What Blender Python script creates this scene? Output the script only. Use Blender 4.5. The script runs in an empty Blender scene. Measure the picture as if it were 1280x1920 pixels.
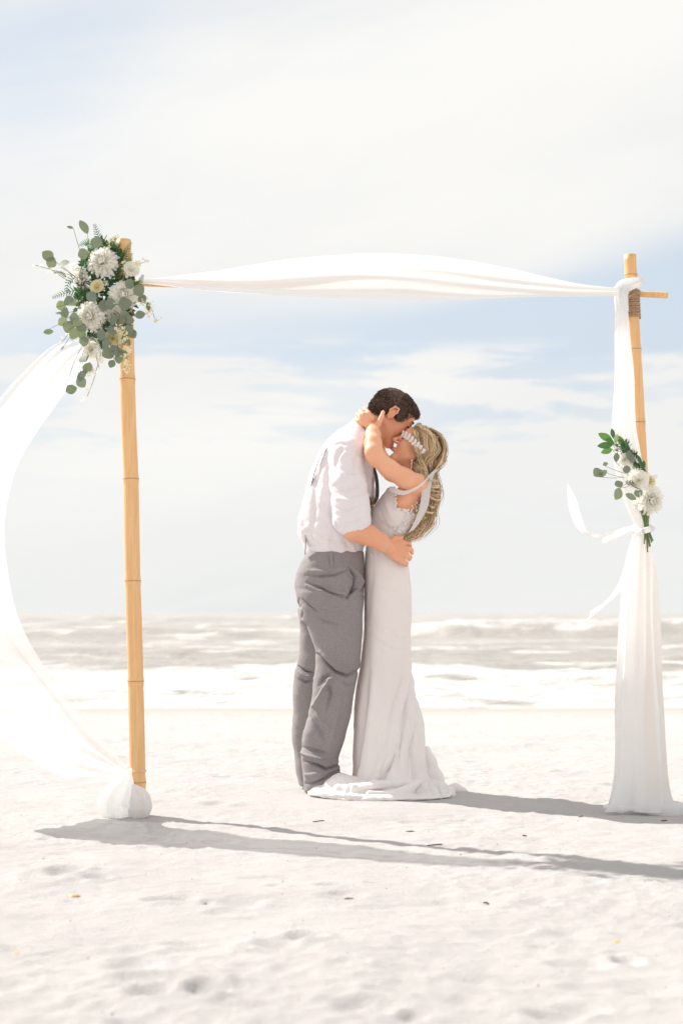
import bpy, math, random
import numpy as np
from mathutils import Vector, Matrix, Euler
random.seed(7); rng = np.random.default_rng(7)
scene = bpy.context.scene
R = math.radians

# ------------------------------------------------------------------ camera
F = 2800.0            # focal length in photo pixels (1920 high)
HOR, CX, CAMH = 1148.0, 640.0, 0.80
cam_d = bpy.data.cameras.new('camera'); cam = bpy.data.objects.new('camera', cam_d)
scene.collection.objects.link(cam); scene.camera = cam
cam.location = (0, 0, CAMH); cam.rotation_euler = (R(90), 0, 0)
cam_d.sensor_fit = 'VERTICAL'; cam_d.sensor_height = 36; cam_d.sensor_width = 24
cam_d.lens = F/1920*36; cam_d.shift_y = (HOR-960)/1920
cam_d.clip_start = 0.1; cam_d.clip_end = 20000
cam_d.dof.use_dof = True; cam_d.dof.focus_distance = 6.35; cam_d.dof.aperture_fstop = 3.2

# ------------------------------------------------------------------ light
SUN = Vector((.88, -.625, -1.0)).normalized()
sd = bpy.data.lights.new('sun', 'SUN'); sun = bpy.data.objects.new('sun', sd)
scene.collection.objects.link(sun)
sun.rotation_euler = SUN.to_track_quat('-Z', 'Y').to_euler()
sd.energy = 4.3; sd.angle = R(0.53); sd.color = (1.0, .955, .875)
world = bpy.data.worlds.new('World'); scene.world = world; world.use_nodes = True
wt = world.node_tree; wt.nodes.clear()

class NT:
    def __init__(s, t): s.t = t
    def n(s, ty, **k):
        o = s.t.nodes.new(ty)
        for a, b in k.items(): setattr(o, a, b)
        return o
    def l(s, a, b): s.t.links.new(a, b)
    def put(s, sock, v):
        if isinstance(v, bpy.types.NodeSocket): s.l(v, sock)
        else: sock.default_value = v
    def m(s, op, a, b=0.0, c=None, clamp=False):
        o = s.n('ShaderNodeMath', operation=op, use_clamp=clamp)
        s.put(o.inputs[0], a); s.put(o.inputs[1], b)
        if c is not None: s.put(o.inputs[2], c)
        return o.outputs[0]
    def mix(s, f, a, b, mode='MIX'):
        o = s.n('ShaderNodeMix', data_type='RGBA', blend_type=mode)
        s.put(o.inputs[0], f)
        s.put(o.inputs[6], a if isinstance(a, bpy.types.NodeSocket) else (*a, 1))
        s.put(o.inputs[7], b if isinstance(b, bpy.types.NodeSocket) else (*b, 1))
        return o.outputs[2]
    def ss(s, v, lo, hi, tlo=0.0, thi=1.0):
        o = s.n('ShaderNodeMapRange', interpolation_type='SMOOTHSTEP')
        s.put(o.inputs[0], v); s.put(o.inputs[1], lo); s.put(o.inputs[2], hi); s.put(o.inputs[3], tlo); s.put(o.inputs[4], thi)
        return o.outputs[0]
    def noise(s, vec, scale, detail=4, rough=.5, dist=0.0):
        o = s.n('ShaderNodeTexNoise'); s.put(o.inputs['Vector'], vec)
        o.inputs['Scale'].default_value = scale; o.inputs['Detail'].default_value = detail
        o.inputs['Roughness'].default_value = rough; o.inputs['Distortion'].default_value = dist
        return o.outputs[0]
    def comb(s, x, y, z):
        o = s.n('ShaderNodeCombineXYZ'); s.put(o.inputs[0], x); s.put(o.inputs[1], y); s.put(o.inputs[2], z); return o.outputs[0]

w = NT(wt)
sky = w.n('ShaderNodeTexSky', sky_type='NISHITA'); sky.sun_disc = False
sky.sun_elevation = math.asin(-SUN.z); sky.sun_rotation = math.atan2(-SUN.x, -SUN.y)
sky.air_density = 1.0; sky.dust_density = 2.0; sky.ozone_density = 1.0
tc = w.n('ShaderNodeTexCoord'); sep = w.n('ShaderNodeSeparateXYZ'); w.l(tc.outputs['Generated'], sep.inputs[0])
dx, dy, dz = sep.outputs
az = w.m('ARCTAN2', dx, dy); el = w.m('ARCSINE', dz)
# streaky high cloud: stretched in azimuth, slightly tilted
def lin(ka, ke, k0): return w.m('ADD', w.m('ADD', w.m('MULTIPLY', az, ka), w.m('MULTIPLY', el, ke)), k0)
st = w.comb(lin(2.2, -.5, 0), lin(-2.0, 9.0, 0), dy)
n1 = w.noise(st, 1.6, 6, .55, .4)
n2 = w.noise(w.comb(lin(5, 0, 3.1), lin(0, 30, 0), 2.0), 1.4, 7, .6, .3)
n3 = w.noise(w.comb(lin(1.2, 0.4, 7.7), lin(-1.2, 5, 0), 5.0), 1.3, 4, .5, .2)
def gauss(a0, e0, sa, se, tilt=0.0):
    a = w.m('SUBTRACT', az, a0); e = w.m('SUBTRACT', w.m('SUBTRACT', el, e0), w.m('MULTIPLY', a, tilt))
    q = w.m('ADD', w.m('POWER', w.m('ABSOLUTE', w.m('DIVIDE', a, sa)), 2.0), w.m('POWER', w.m('ABSOLUTE', w.m('DIVIDE', e, se)), 2.0))
    return w.m('EXPONENT', w.m('MULTIPLY', q, -1.0))
blue = w.m('MULTIPLY', gauss(-.24, .355, .17, .045, .10), .48)
blue = w.m('ADD', blue, w.m('MULTIPLY', gauss(-.20, .315, .10, .03, .10), .40))
blue = w.m('ADD', blue, w.m('MULTIPLY', gauss(.24, .212, .16, .034, .17), 1.0))
blue = w.m('ADD', blue, w.m('MULTIPLY', gauss(.02, .180, .30, .028, .03), .80))
blue = w.m('ADD', blue, w.m('MULTIPLY', gauss(-.15, .125, .16, .03, .0), .55))
blue = w.m('ADD', blue, w.m('MULTIPLY', gauss(.14, .128, .20, .03, .0), .50))
# outside the frame: ordinary broken high cloud
blue = w.m('ADD', blue, w.m('MULTIPLY', w.ss(w.m('ABSOLUTE', az), .3, .7), w.m('MULTIPLY', w.ss(el, .05, .3), .12)))
nn = w.m('ADD', w.m('MULTIPLY', w.m('SUBTRACT', n1, .5), 1.1), w.m('MULTIPLY', w.m('SUBTRACT', n3, .5), .5))
blue = w.m('SUBTRACT', blue, nn)
# small streaks low down
low = w.m('MULTIPLY', w.ss(n2, .43, .62), w.m('MULTIPLY', w.ss(el, .07, .10), w.ss(el, .195, .16)))
blue = w.m('SUBTRACT', blue, w.m('MULTIPLY', low, 1.1))
clear = w.ss(blue, -.08, .98)
clear = w.m('MULTIPLY', clear, .82)
cloudc = w.mix(w.ss(n3, .35, .65), (5.95, 5.95, 5.87), (6.5, 6.44, 6.24))
hz = w.mix(w.ss(el, .0, .13), (5.95, 6.0, 5.88), cloudc)
skb = w.mix(.72, sky.outputs[0], (4.4, 5.05, 5.75))
skc = w.mix(1.0, skb, (1.0, 1.0, 1.0), 'MULTIPLY')
col = w.mix(clear, hz, skc)
bg = w.n('ShaderNodeBackground'); bg.inputs['Strength'].default_value = 0.10
w.l(col, bg.inputs[0]); wo = w.n('ShaderNodeOutputWorld'); w.l(bg.outputs[0], wo.inputs[0])

vs = scene.view_settings
vs.view_transform = 'Standard'; vs.look = 'None'; vs.exposure = 0.58; vs.gamma = 1.0; vs.use_curve_mapping = False
scene.cycles.transparent_max_bounces = 16; scene.cycles.max_bounces = 8

# ------------------------------------------------------------------ helpers
def V(px, py, y, D=6.75):
    """photo pixel at distance D+y -> world point"""
    d = D+y
    return np.array([(px-CX)*d/F, d, CAMH+(HOR-py)*d/F])
def G(px, py, z=0.0):
    d = (CAMH-z)*F/(py-HOR); return np.array([(px-CX)*d/F, d, z])
COL = scene.collection
def tag(o, label=None, cat=None, group=None, kind=None):
    for k, v in (('label', label), ('category', cat), ('group', group), ('kind', kind)):
        if v: o[k] = v
    return o
def empty(name, loc, **k):
    o = bpy.data.objects.new(name, None); COL.objects.link(o); o.location = loc; o.empty_display_size = .1
    return tag(o, **k)
def attach(o, parent):
    if parent is not None:
        o.parent = parent
        if parent.type == 'EMPTY': o.matrix_parent_inverse = Matrix.Translation(-Vector(parent.location))
def mk_mesh(name, verts, faces, mat, smooth=True, attr=None):
    me = bpy.data.meshes.new(name)
    verts = np.asarray(verts, dtype=np.float32).reshape(-1, 3)
    if isinstance(faces, np.ndarray):
        n, k = faces.shape
        me.vertices.add(len(verts)); me.vertices.foreach_set('co', verts.ravel())
        me.loops.add(n*k); me.loops.foreach_set('vertex_index', faces.astype(np.int32).ravel())
        me.polygons.add(n); me.polygons.foreach_set('loop_start', np.arange(0, n*k, k, dtype=np.int32))
        me.update(calc_edges=True); me.validate()
    else:
        me.from_pydata(verts.tolist(), [], faces)
    if smooth: me.polygons.foreach_set('use_smooth', [True]*len(me.polygons))
    if attr is not None:
        for an, av in attr.items():
            a = me.attributes.new(an, 'FLOAT', 'POINT'); a.data.foreach_set('value', np.asarray(av, dtype=np.float32))
    if mat: me.materials.append(mat)
    me.update()
    return me
def obj(name, verts, faces, mat, parent=None, smooth=True, attr=None, **k):
    o = bpy.data.objects.new(name, mk_mesh(name, verts, faces, mat, smooth, attr)); COL.objects.link(o); attach(o, parent)
    return tag(o, **k)

# value noise
def _h(ix, iy, iz, seed):
    n = (ix*374761393 + iy*668265263 + iz*2147483647 + seed*974711) & 0xffffffff
    n = ((n ^ (n >> 13))*1274126177) & 0xffffffff
    return ((n ^ (n >> 16)) & 0xffff)/32767.5-1
def vn(x, y, z=None, seed=0):
    if z is None: z = np.zeros_like(x)
    x0, y0, z0 = [np.floor(a).astype(np.int64) for a in (x, y, z)]
    fx, fy, fz = x-x0, y-y0, z-z0
    fx, fy, fz = [a*a*(3-2*a) for a in (fx, fy, fz)]
    r = 0
    for i in (0, 1):
        for j in (0, 1):
            for k in (0, 1):
                r = r + _h(x0+i, y0+j, z0+k, seed)*(fx if i else 1-fx)*(fy if j else 1-fy)*(fz if k else 1-fz)
    return r
def sstep(a, b, x):
    t = np.clip((x-a)/(b-a), 0, 1); return t*t*(3-2*t)

# ------------------------------------------------------------------ materials
def mat(name):
    m = bpy.data.materials.new(name); m.use_nodes = True; t = m.node_tree; t.nodes.clear(); n = NT(t)
    out = n.n('ShaderNodeOutputMaterial'); return m, n, out
def pmat(name, col, rough=.6, col2=None, nscale=20, bump=0.0, bscale=200, spec=.4, stretch=None, sss=0.0, sss_r=(.012, .005, .003), attr=None, sheen=0, trans=0.0, tcol=None, rand=None):
    m, n, out = mat(name)
    p = n.n('ShaderNodeBsdfPrincipled'); p.inputs['Roughness'].default_value = rough
    p.inputs['Specular IOR Level'].default_value = spec
    g = n.n('ShaderNodeTexCoord').outputs['Object']
    if stretch:
        mp = n.n('ShaderNodeMapping'); n.l(g, mp.inputs[0]); mp.inputs['Scale'].default_value = stretch; g = mp.outputs[0]
    c = n.mix(0, col, col)
    if col2: c = n.mix(n.ss(n.noise(g, nscale, 5, .6), .3, .7), col, col2)
    if rand:
        oi = n.n('ShaderNodeObjectInfo'); c = n.mix(n.m('MULTIPLY', oi.outputs['Random'], .8), c, rand)
    if attr:
        a = n.n('ShaderNodeAttribute', attribute_name='tint'); c = n.mix(a.outputs['Fac'], c, attr)
    n.l(c, p.inputs['Base Color'])
    if sss:
        p.inputs['Subsurface Weight'].default_value = sss; p.inputs['Subsurface Radius'].default_value = sss_r; p.inputs['Subsurface Scale'].default_value = 1.0
    if sheen: p.inputs['Sheen Weight'].default_value = sheen
    if bump:
        b = n.n('ShaderNodeBump'); b.inputs['Distance'].default_value = bump; b.inputs['Strength'].default_value = 1.0
        n.l(n.noise(g, bscale, 4, .6), b.inputs['Height']); n.l(b.outputs[0], p.inputs['Normal'])
    sh = p.outputs[0]
    if trans:
        tr = n.n('ShaderNodeBsdfTranslucent'); n.put(tr.inputs[0], (*(tcol or col), 1))
        mx = n.n('ShaderNodeMixShader'); mx.inputs[0].default_value = trans; n.l(sh, mx.inputs[1]); n.l(tr.outputs[0], mx.inputs[2]); sh = mx.outputs[0]
    n.l(sh, out.inputs[0]); return m
def sheer(name, col, transl, clear, cvar=.0):
    m, n, out = mat(name)
    d = n.n('ShaderNodeBsdfDiffuse'); d.inputs[0].default_value = (*col, 1)
    t = n.n('ShaderNodeBsdfTranslucent'); t.inputs[0].default_value = (*col, 1)
    g = n.n('ShaderNodeTexCoord').outputs['Object']
    b = n.n('ShaderNodeBump'); b.inputs['Distance'].default_value = .0006; n.l(n.noise(g, 60, 3, .6), b.inputs['Height']); n.l(b.outputs[0], d.inputs['Normal'])
    mx = n.n('ShaderNodeMixShader'); mx.inputs[0].default_value = transl; n.l(d.outputs[0], mx.inputs[1]); n.l(t.outputs[0], mx.inputs[2])
    tp = n.n('ShaderNodeBsdfTransparent')
    # a sheer weave closes up where it is seen edge-on
    lw = n.n('ShaderNodeLayerWeight'); lw.inputs[0].default_value = .35
    f = n.m('MULTIPLY', n.m('SUBTRACT', 1.0, lw.outputs['Facing']), clear)
    m2 = n.n('ShaderNodeMixShader'); n.l(f, m2.inputs[0]); n.l(mx.outputs[0], m2.inputs[1]); n.l(tp.outputs[0], m2.inputs[2])
    n.l(m2.outputs[0], out.inputs[0]); return m

M = {}
M['skin'] = pmat('fair_skin', (.77, .37, .225), .5, (.80, .41, .26), 9, .0003, 300, .35, sss=.25)
M['skin2'] = pmat('tanned_skin', (.82, .41, .25), .5, (.84, .45, .285), 9, .0003, 300, .35, sss=.25)
M['lip'] = pmat('lips', (.45, .17, .14), .4)
M['shirt'] = pmat('white_cotton', (.88, .835, .86), .75, (.86, .815, .845), 12, .0005, 90, .2, trans=.12)
M['trouser'] = pmat('grey_wool', (.252, .226, .230), .85, (.305, .275, .277), 130, .0004, 500, .2, stretch=(1, 1, 1.6), sheen=.1)
M['dress'] = pmat('ivory_crepe', (.93, .89, .885), .7, (.94, .905, .895), 10, .0005, 110, .25, trans=.22)
M['lace'] = pmat('ivory_lace', (.82, .79, .77), .8)
M['ribbon'] = sheer('white_ribbon', (.84, .83, .84), .35, .08)
M['dark'] = pmat('dark_cloth', (.045, .05, .06), .6)
M['strap'] = pmat('grey_elastic', (.13, .12, .13), .7)
M['dhair'] = pmat('brown_hair', (.060, .040, .030), .72, (.10, .065, .048), 60, attr=(.25, .165, .125), spec=.25)
M['bhair'] = pmat('blond_hair', (.40, .25, .135), .42, (.30, .185, .105), 40, attr=(.95, .73, .46), spec=.5)
M['bamboo'] = pmat('bamboo', (.74, .42, .185), .42, (.86, .53, .26), 4.5, .0004, 40, .35, stretch=(30, 30, 1.2))
M['bambooend'] = pmat('bamboo_node', (.50, .28, .14), .6)
M['rope'] = pmat('jute_rope', (.46, .31, .19), .8, (.36, .23, .13), 90, .0012, 300)
M['sheer'] = sheer('sheer_white_chiffon', (.92, .91, .905), .45, .42)
M['gauze'] = sheer('white_gauze', (.90, .89, .885), .42, .10)
M['knot'] = sheer('gathered_chiffon', (.94, .94, .945), .50, .08)
M['petal'] = pmat('white_petals', (.96, .94, .89), .6, trans=.48, attr=(.94, .91, .77))
M['cream'] = pmat('cream_petals', (.93, .88, .68), .6, (.90, .80, .50), 25, trans=.35, attr=(.85, .72, .32))
M['euca'] = pmat('eucalyptus_leaves', (.165, .215, .175), .6, (.24, .28, .22), 6, trans=.2, tcol=(.25, .36, .16), rand=(.20, .19, .13))
M['euca2'] = pmat('young_eucalyptus_leaves', (.28, .34, .18), .6, (.33, .37, .22), 6, trans=.25, tcol=(.3, .4, .15))
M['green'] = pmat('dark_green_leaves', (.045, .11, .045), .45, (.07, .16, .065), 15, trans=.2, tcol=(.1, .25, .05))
M['green2'] = pmat('fresh_green_leaves', (.07, .20, .05), .4, (.11, .25, .07), 10, trans=.25, tcol=(.15, .35, .05))
M['stem'] = pmat('green_stem', (.16, .22, .09), .6)
M['twig'] = pmat('brown_stem', (.25, .19, .14), .7)
M['debris'] = pmat('driftwood', (.16, .12, .10), .8)
M['shell'] = pmat('orange_shell', (.72, .40, .17), .5)
M['brown'] = pmat('dried_brown_flower', (.18, .11, .05), .8)

# ------------------------------------------------------------------ sand
def spaced(dense0, dense1, h, lo, hi, g=1.12):
    a = list(np.arange(dense0, dense1, h)); s = h; x = a[-1]
    while x < hi: s = s*g; x += s; a.append(x)
    s = h; x = a[0]; pre = []
    while x > lo: s = s*g; x -= s; pre.append(x)
    return np.array(pre[::-1]+a)
DENTS = [  # px, py, rx, ry (m), depth
 (125, 1628, .05, .035, .035), (182, 1640, .035, .02, .02), (88, 1637, .055, .05, .015), (318, 1686, .06, .022, .03), (388, 1694, .015, .012, .015),
 (455, 1690, .05, .04, .012), (430, 1708, .05, .02, .012), (572, 1756, .04, .03, .03), (528, 1783, .07, .05, .015), (250, 1812, .05, .045, .02),
 (385, 1862, .035, .035, .04), (432, 1866, .05, .03, .015), (278, 1866, .04, .022, .025), (345, 1836, .09, .02, .01), (455, 1775, .02, .012, .01), (1175, 1795, .03, .03, .03),
 (1150, 1780, .02, .012, .012), (1100, 1850, .06, .02, .01), (640, 1892, .04, .02, .012), (870, 1885, .07, .03, .012), (1090, 1895, .04, .03, .018), (1040, 1910, .05, .02, .02),
 (620, 1655, .04, .015, .012), (635, 1672, .03, .01, .012), (810, 1735, .05, .02, .008), (930, 1745, .05, .025, .01), (940, 1840, .08, .03, .008), (520, 1655, .03, .01, .01),
 (500, 1640, .07, .015, .01), (205, 1770, .08, .02, .006), (365, 1672, .05, .015, .008), (60, 1880, .07, .03, .008), (250, 1905, .05, .03, .01), (755, 1825, .06, .02, .008),
 (1060, 1690, .03, .01, .01), (770, 1760, .05, .02, .006), (1010, 1770, .03, .01, .01), (100, 1440, .05, .03, .01), (200, 1390, .06, .05, .02), (60, 1405, .05, .04, .015),
 (1190, 1720, .04, .02, .01), (1220, 1850, .06, .04, .012), (700, 1700, .05, .02, .008), (880, 1660, .03, .012, .008), (215, 1480, .03, .02, .01), (690, 1900, .05, .03, .02), (30, 1780, .06, .02, .008)]
sx = spaced(-1.75, 1.75, .0125, -900, 900); sy = spaced(2.3, 8.2, .0125, -60, 60, 1.03)
# denser rows end at the couple; beyond that the beach is far enough to coarsen
SX, SY = np.meshgrid(sx, sy)
def base_h(x, y):
    near = np.exp(-((np.maximum(np.abs(x)-3, 0))/6)**2)
    h = .014*vn(x*1.1, y*1.3, seed=1)+.008*vn(x*2.7, y*3.1, seed=2)
    h = h + (.0036*vn(x*6.5, y*8, seed=3)+.0026*vn(x*14, y*17, seed=4))
    fine = .5+.5*vn(x*1.7, y*2.1, seed=9)
    h = h + (.0026*vn(x*24, y*30, seed=5)+.0024*vn(x*55, y*62, seed=6))*(0.4+1.3*fine)
    slope = -.42*sstep(10, 21.4, y)-.30*sstep(21, 40, y)*2
    return h*near*(1-.6*sstep(10, 14, y))+slope, near
SH, _n = base_h(SX, SY)
hp = .0
for (px, py, rx, ry, dp) in DENTS:
    c = G(px, py); q = ((SX-c[0])/rx)**2+((SY-c[1])/(ry*1.6))**2
    dp *= .62; SH += -dp*np.exp(-q**1.5)+dp*.38*np.exp(-(np.sqrt(q)-1.55)**2*6)
r2 = np.random.default_rng(3)
for i in range(150):
    yy = r2.uniform(2.4, 12); xx = r2.uniform(-.26, .26)*yy; rr = r2.uniform(.02, .06); dp = r2.uniform(.003, .010)
    q = ((SX-xx)/rr)**2+((SY-yy)/(rr*.8))**2; SH += -dp*np.exp(-q**1.4)+dp*.4*np.exp(-(np.sqrt(q)-1.5)**2*6)
# keep the sand level right under the couple and the posts
for (cx, cy, rr) in ((.05, 6.6, .55), (-.80, 5.92, .16), (1.25, 6.0, .2)):
    q = np.exp(-(((SX-cx)/rr)**2+((SY-cy)/rr)**2)**2); SH = SH*(1-q*.85)-.004*q
ny, nx = SX.shape
idx = np.arange(ny*nx).reshape(ny, nx)
faces = np.stack([idx[:-1, :-1], idx[:-1, 1:], idx[1:, 1:], idx[1:, :-1]], -1).reshape(-1, 4)
m, n, out = mat('white_quartz_sand')
p = n.n('ShaderNodeBsdfPrincipled'); p.inputs['Roughness'].default_value = .95; p.inputs['Specular IOR Level'].default_value = .15
g = n.n('ShaderNodeTexCoord').outputs['Object']
c = n.mix(n.ss(n.noise(g, 2.2, 5, .6), .35, .7), (.560, .538, .530), (.520, .497, .494))
c = n.mix(n.ss(n.noise(g, 260, 3, .7), .60, .75, 0, .35), c, (.50, .44, .40))
c = n.mix(n.ss(n.noise(g, 34, 3, .6), .70, .78, 0, .5), c, (.50, .42, .36))
sp = n.n('ShaderNodeSeparateXYZ'); n.l(g, sp.inputs[0])
wet = n.ss(n.m('ADD', sp.outputs[1], n.m('MULTIPLY', n.noise(g, .6, 4, .6), 3.0)), 12.5, 15.5)
c = n.mix(wet, c, (.455, .425, .405))
n.l(c, p.inputs['Base Color'])
b = n.n('ShaderNodeBump'); b.inputs['Distance'].default_value = .0065
n.l(n.m('ADD', n.noise(g, 90, 5, .75), n.m('MULTIPLY', n.noise(g, 380, 3, .7), .5)), b.inputs['Height']); n.l(b.outputs[0], p.inputs['Normal'])
n.l(p.outputs[0], out.inputs[0])
obj('sand', np.stack([SX, SY, SH], -1).reshape(-1, 3), faces, m, kind='structure')
def sand_z(x, y):
    i = min(max(np.searchsorted(sx, x)-1, 0), nx-2); j = min(max(np.searchsorted(sy, y)-1, 0), ny-2); return float(SH[j, i])

# ------------------------------------------------------------------ sea
WL = -.25
xs = spaced(-16, 16, .085, -9000, 9000, 1.045); ys = spaced(14.5, 34, .09, 14.0, 12000, 1.022)
X, Y = np.meshgrid(xs, ys)
fade = np.exp(-np.maximum(Y-150, 0)/300)
Z = .050*vn(X*.5, Y*1.6, seed=21)+.040*vn(X*1.3, Y*3.2, seed=22)+.020*vn(X*3, Y*6, seed=23)
Z = Z + (.20*vn(X*.06, Y*.22, seed=24)+.10*vn(X*.14, Y*.5, seed=30))*sstep(30, 60, Y)
foam = np.zeros_like(Z)
def breaker(y0, amp, wd, fo, seed, wob=1.0, xs_=1.0):
    global Z, foam
    yc = y0+wob*vn(X*.10*xs_, X*0+seed, seed=seed)+.35*wob*vn(X*.5*xs_, X*0, seed=seed+1)
    a = amp*(.35+.65*sstep(-.45, .5, vn(X*.13*xs_+seed, X*0, seed=seed+2)))
    t = (Y-yc)/wd
    prof = np.where(t < 0, np.exp(-(t*2.2)**2), np.exp(-(t*.8)**2))
    Z = Z+a*prof
    crest = np.exp(-((t-.12)*2.0)**2)
    foam = np.maximum(foam, fo*crest*sstep(-.35, .35, vn(X*.35*xs_, Y*.2, seed=seed+3)+.3*a/amp))
breaker(28.5, .17, 1.3, 1.0, 41, 1.3); breaker(21.0, .10, .9, 1.0, 51, .8); breaker(17.2, .05, .6, 1.0, 61, .5)
breaker(41, .18, 2.0, .55, 71, 2.5); breaker(62, .62, 4.0, .72, 81, 5, .9); breaker(92, .5, 5, .5, 91, 6, .8); breaker(150, .6, 8, .45, 95, 12, .5)
# wash between the shore break and the beach
edge = 15.25+.45*vn(X*.5, X*0, seed=33)+.15*vn(X*2, X*0, seed=34)
wash = sstep(edge, edge+.6, Y)*(1-sstep(26.5, 28.6, Y+1.2*vn(X*.25, Y*0, seed=35)))
wtex = .72+.50*vn(X*.9, Y*1.8, seed=36)+.35*vn(X*3, Y*6, seed=37)+.2*vn(X*8, Y*14, seed=38)
foam = np.maximum(foam, wash*np.clip(wtex+.25, 0, 1))
foam = np.maximum(foam, np.clip((vn(X*.35, Y*.5, seed=39)+.4*vn(X*1.1, Y*1.6, seed=40)-.55)*2.5, 0, .8)*sstep(28, 32, Y))
foam = np.clip(foam, 0, 1)
Z = Z*fade+WL+.03*foam*fade
shore = sstep(14.3, 17.5, Y); Z = WL+(Z-WL)*shore
ny2, nx2 = X.shape; idx = np.arange(ny2*nx2).reshape(ny2, nx2)
faces = np.stack([idx[:-1, :-1], idx[:-1, 1:], idx[1:, 1:], idx[1:, :-1]], -1).reshape(-1, 4)
m, n, out = mat('silty_sea_water')
g = n.n('ShaderNodeTexCoord').outputs['Object']
p = n.n('ShaderNodeBsdfPrincipled'); p.inputs['Roughness'].default_value = .32; p.inputs['Specular IOR Level'].default_value = .45
at = n.n('ShaderNodeAttribute', attribute_name='foam')
mp = n.n('ShaderNodeMapping'); n.l(g, mp.inputs[0]); mp.inputs['Scale'].default_value = (.5, 1.2, 1)
fn = n.noise(mp.outputs[0], 1.6, 6, .7)
far_n = n.noise(mp.outputs[0], .22, 5, .65)
fo = n.ss(n.m('ADD', at.outputs['Fac'], n.m('MULTIPLY', n.m('SUBTRACT', fn, .5), 1.5)), .22, .80)
fo = n.m('MAXIMUM', fo, n.ss(far_n, .55, .70, 0, .5))
c = n.mix(n.ss(n.noise(mp.outputs[0], .12, 4, .6), .35, .65), (.355, .325, .298), (.42, .392, .37))
c = n.mix(fo, c, n.mix(n.ss(n.noise(mp.outputs[0], 5.0, 5, .7), .35, .65), (.50, .49, .485), (.63, .62, .615))); n.l(c, p.inputs['Base Color'])
n.l(n.ss(fo, 0, 1, .28, .9), p.inputs['Roughness'])
b = n.n('ShaderNodeBump'); b.inputs['Distance'].default_value = .25; b.inputs['Strength'].default_value = .7
n.l(n.noise(mp.outputs[0], 2.5, 6, .65), b.inputs['Height']); n.l(b.outputs[0], p.inputs['Normal'])
n.l(p.outputs[0], out.inputs[0])
obj('sea', np.stack([X, Y, Z], -1).reshape(-1, 3), faces, m, attr={'foam': foam.ravel()}, kind='structure')

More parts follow.
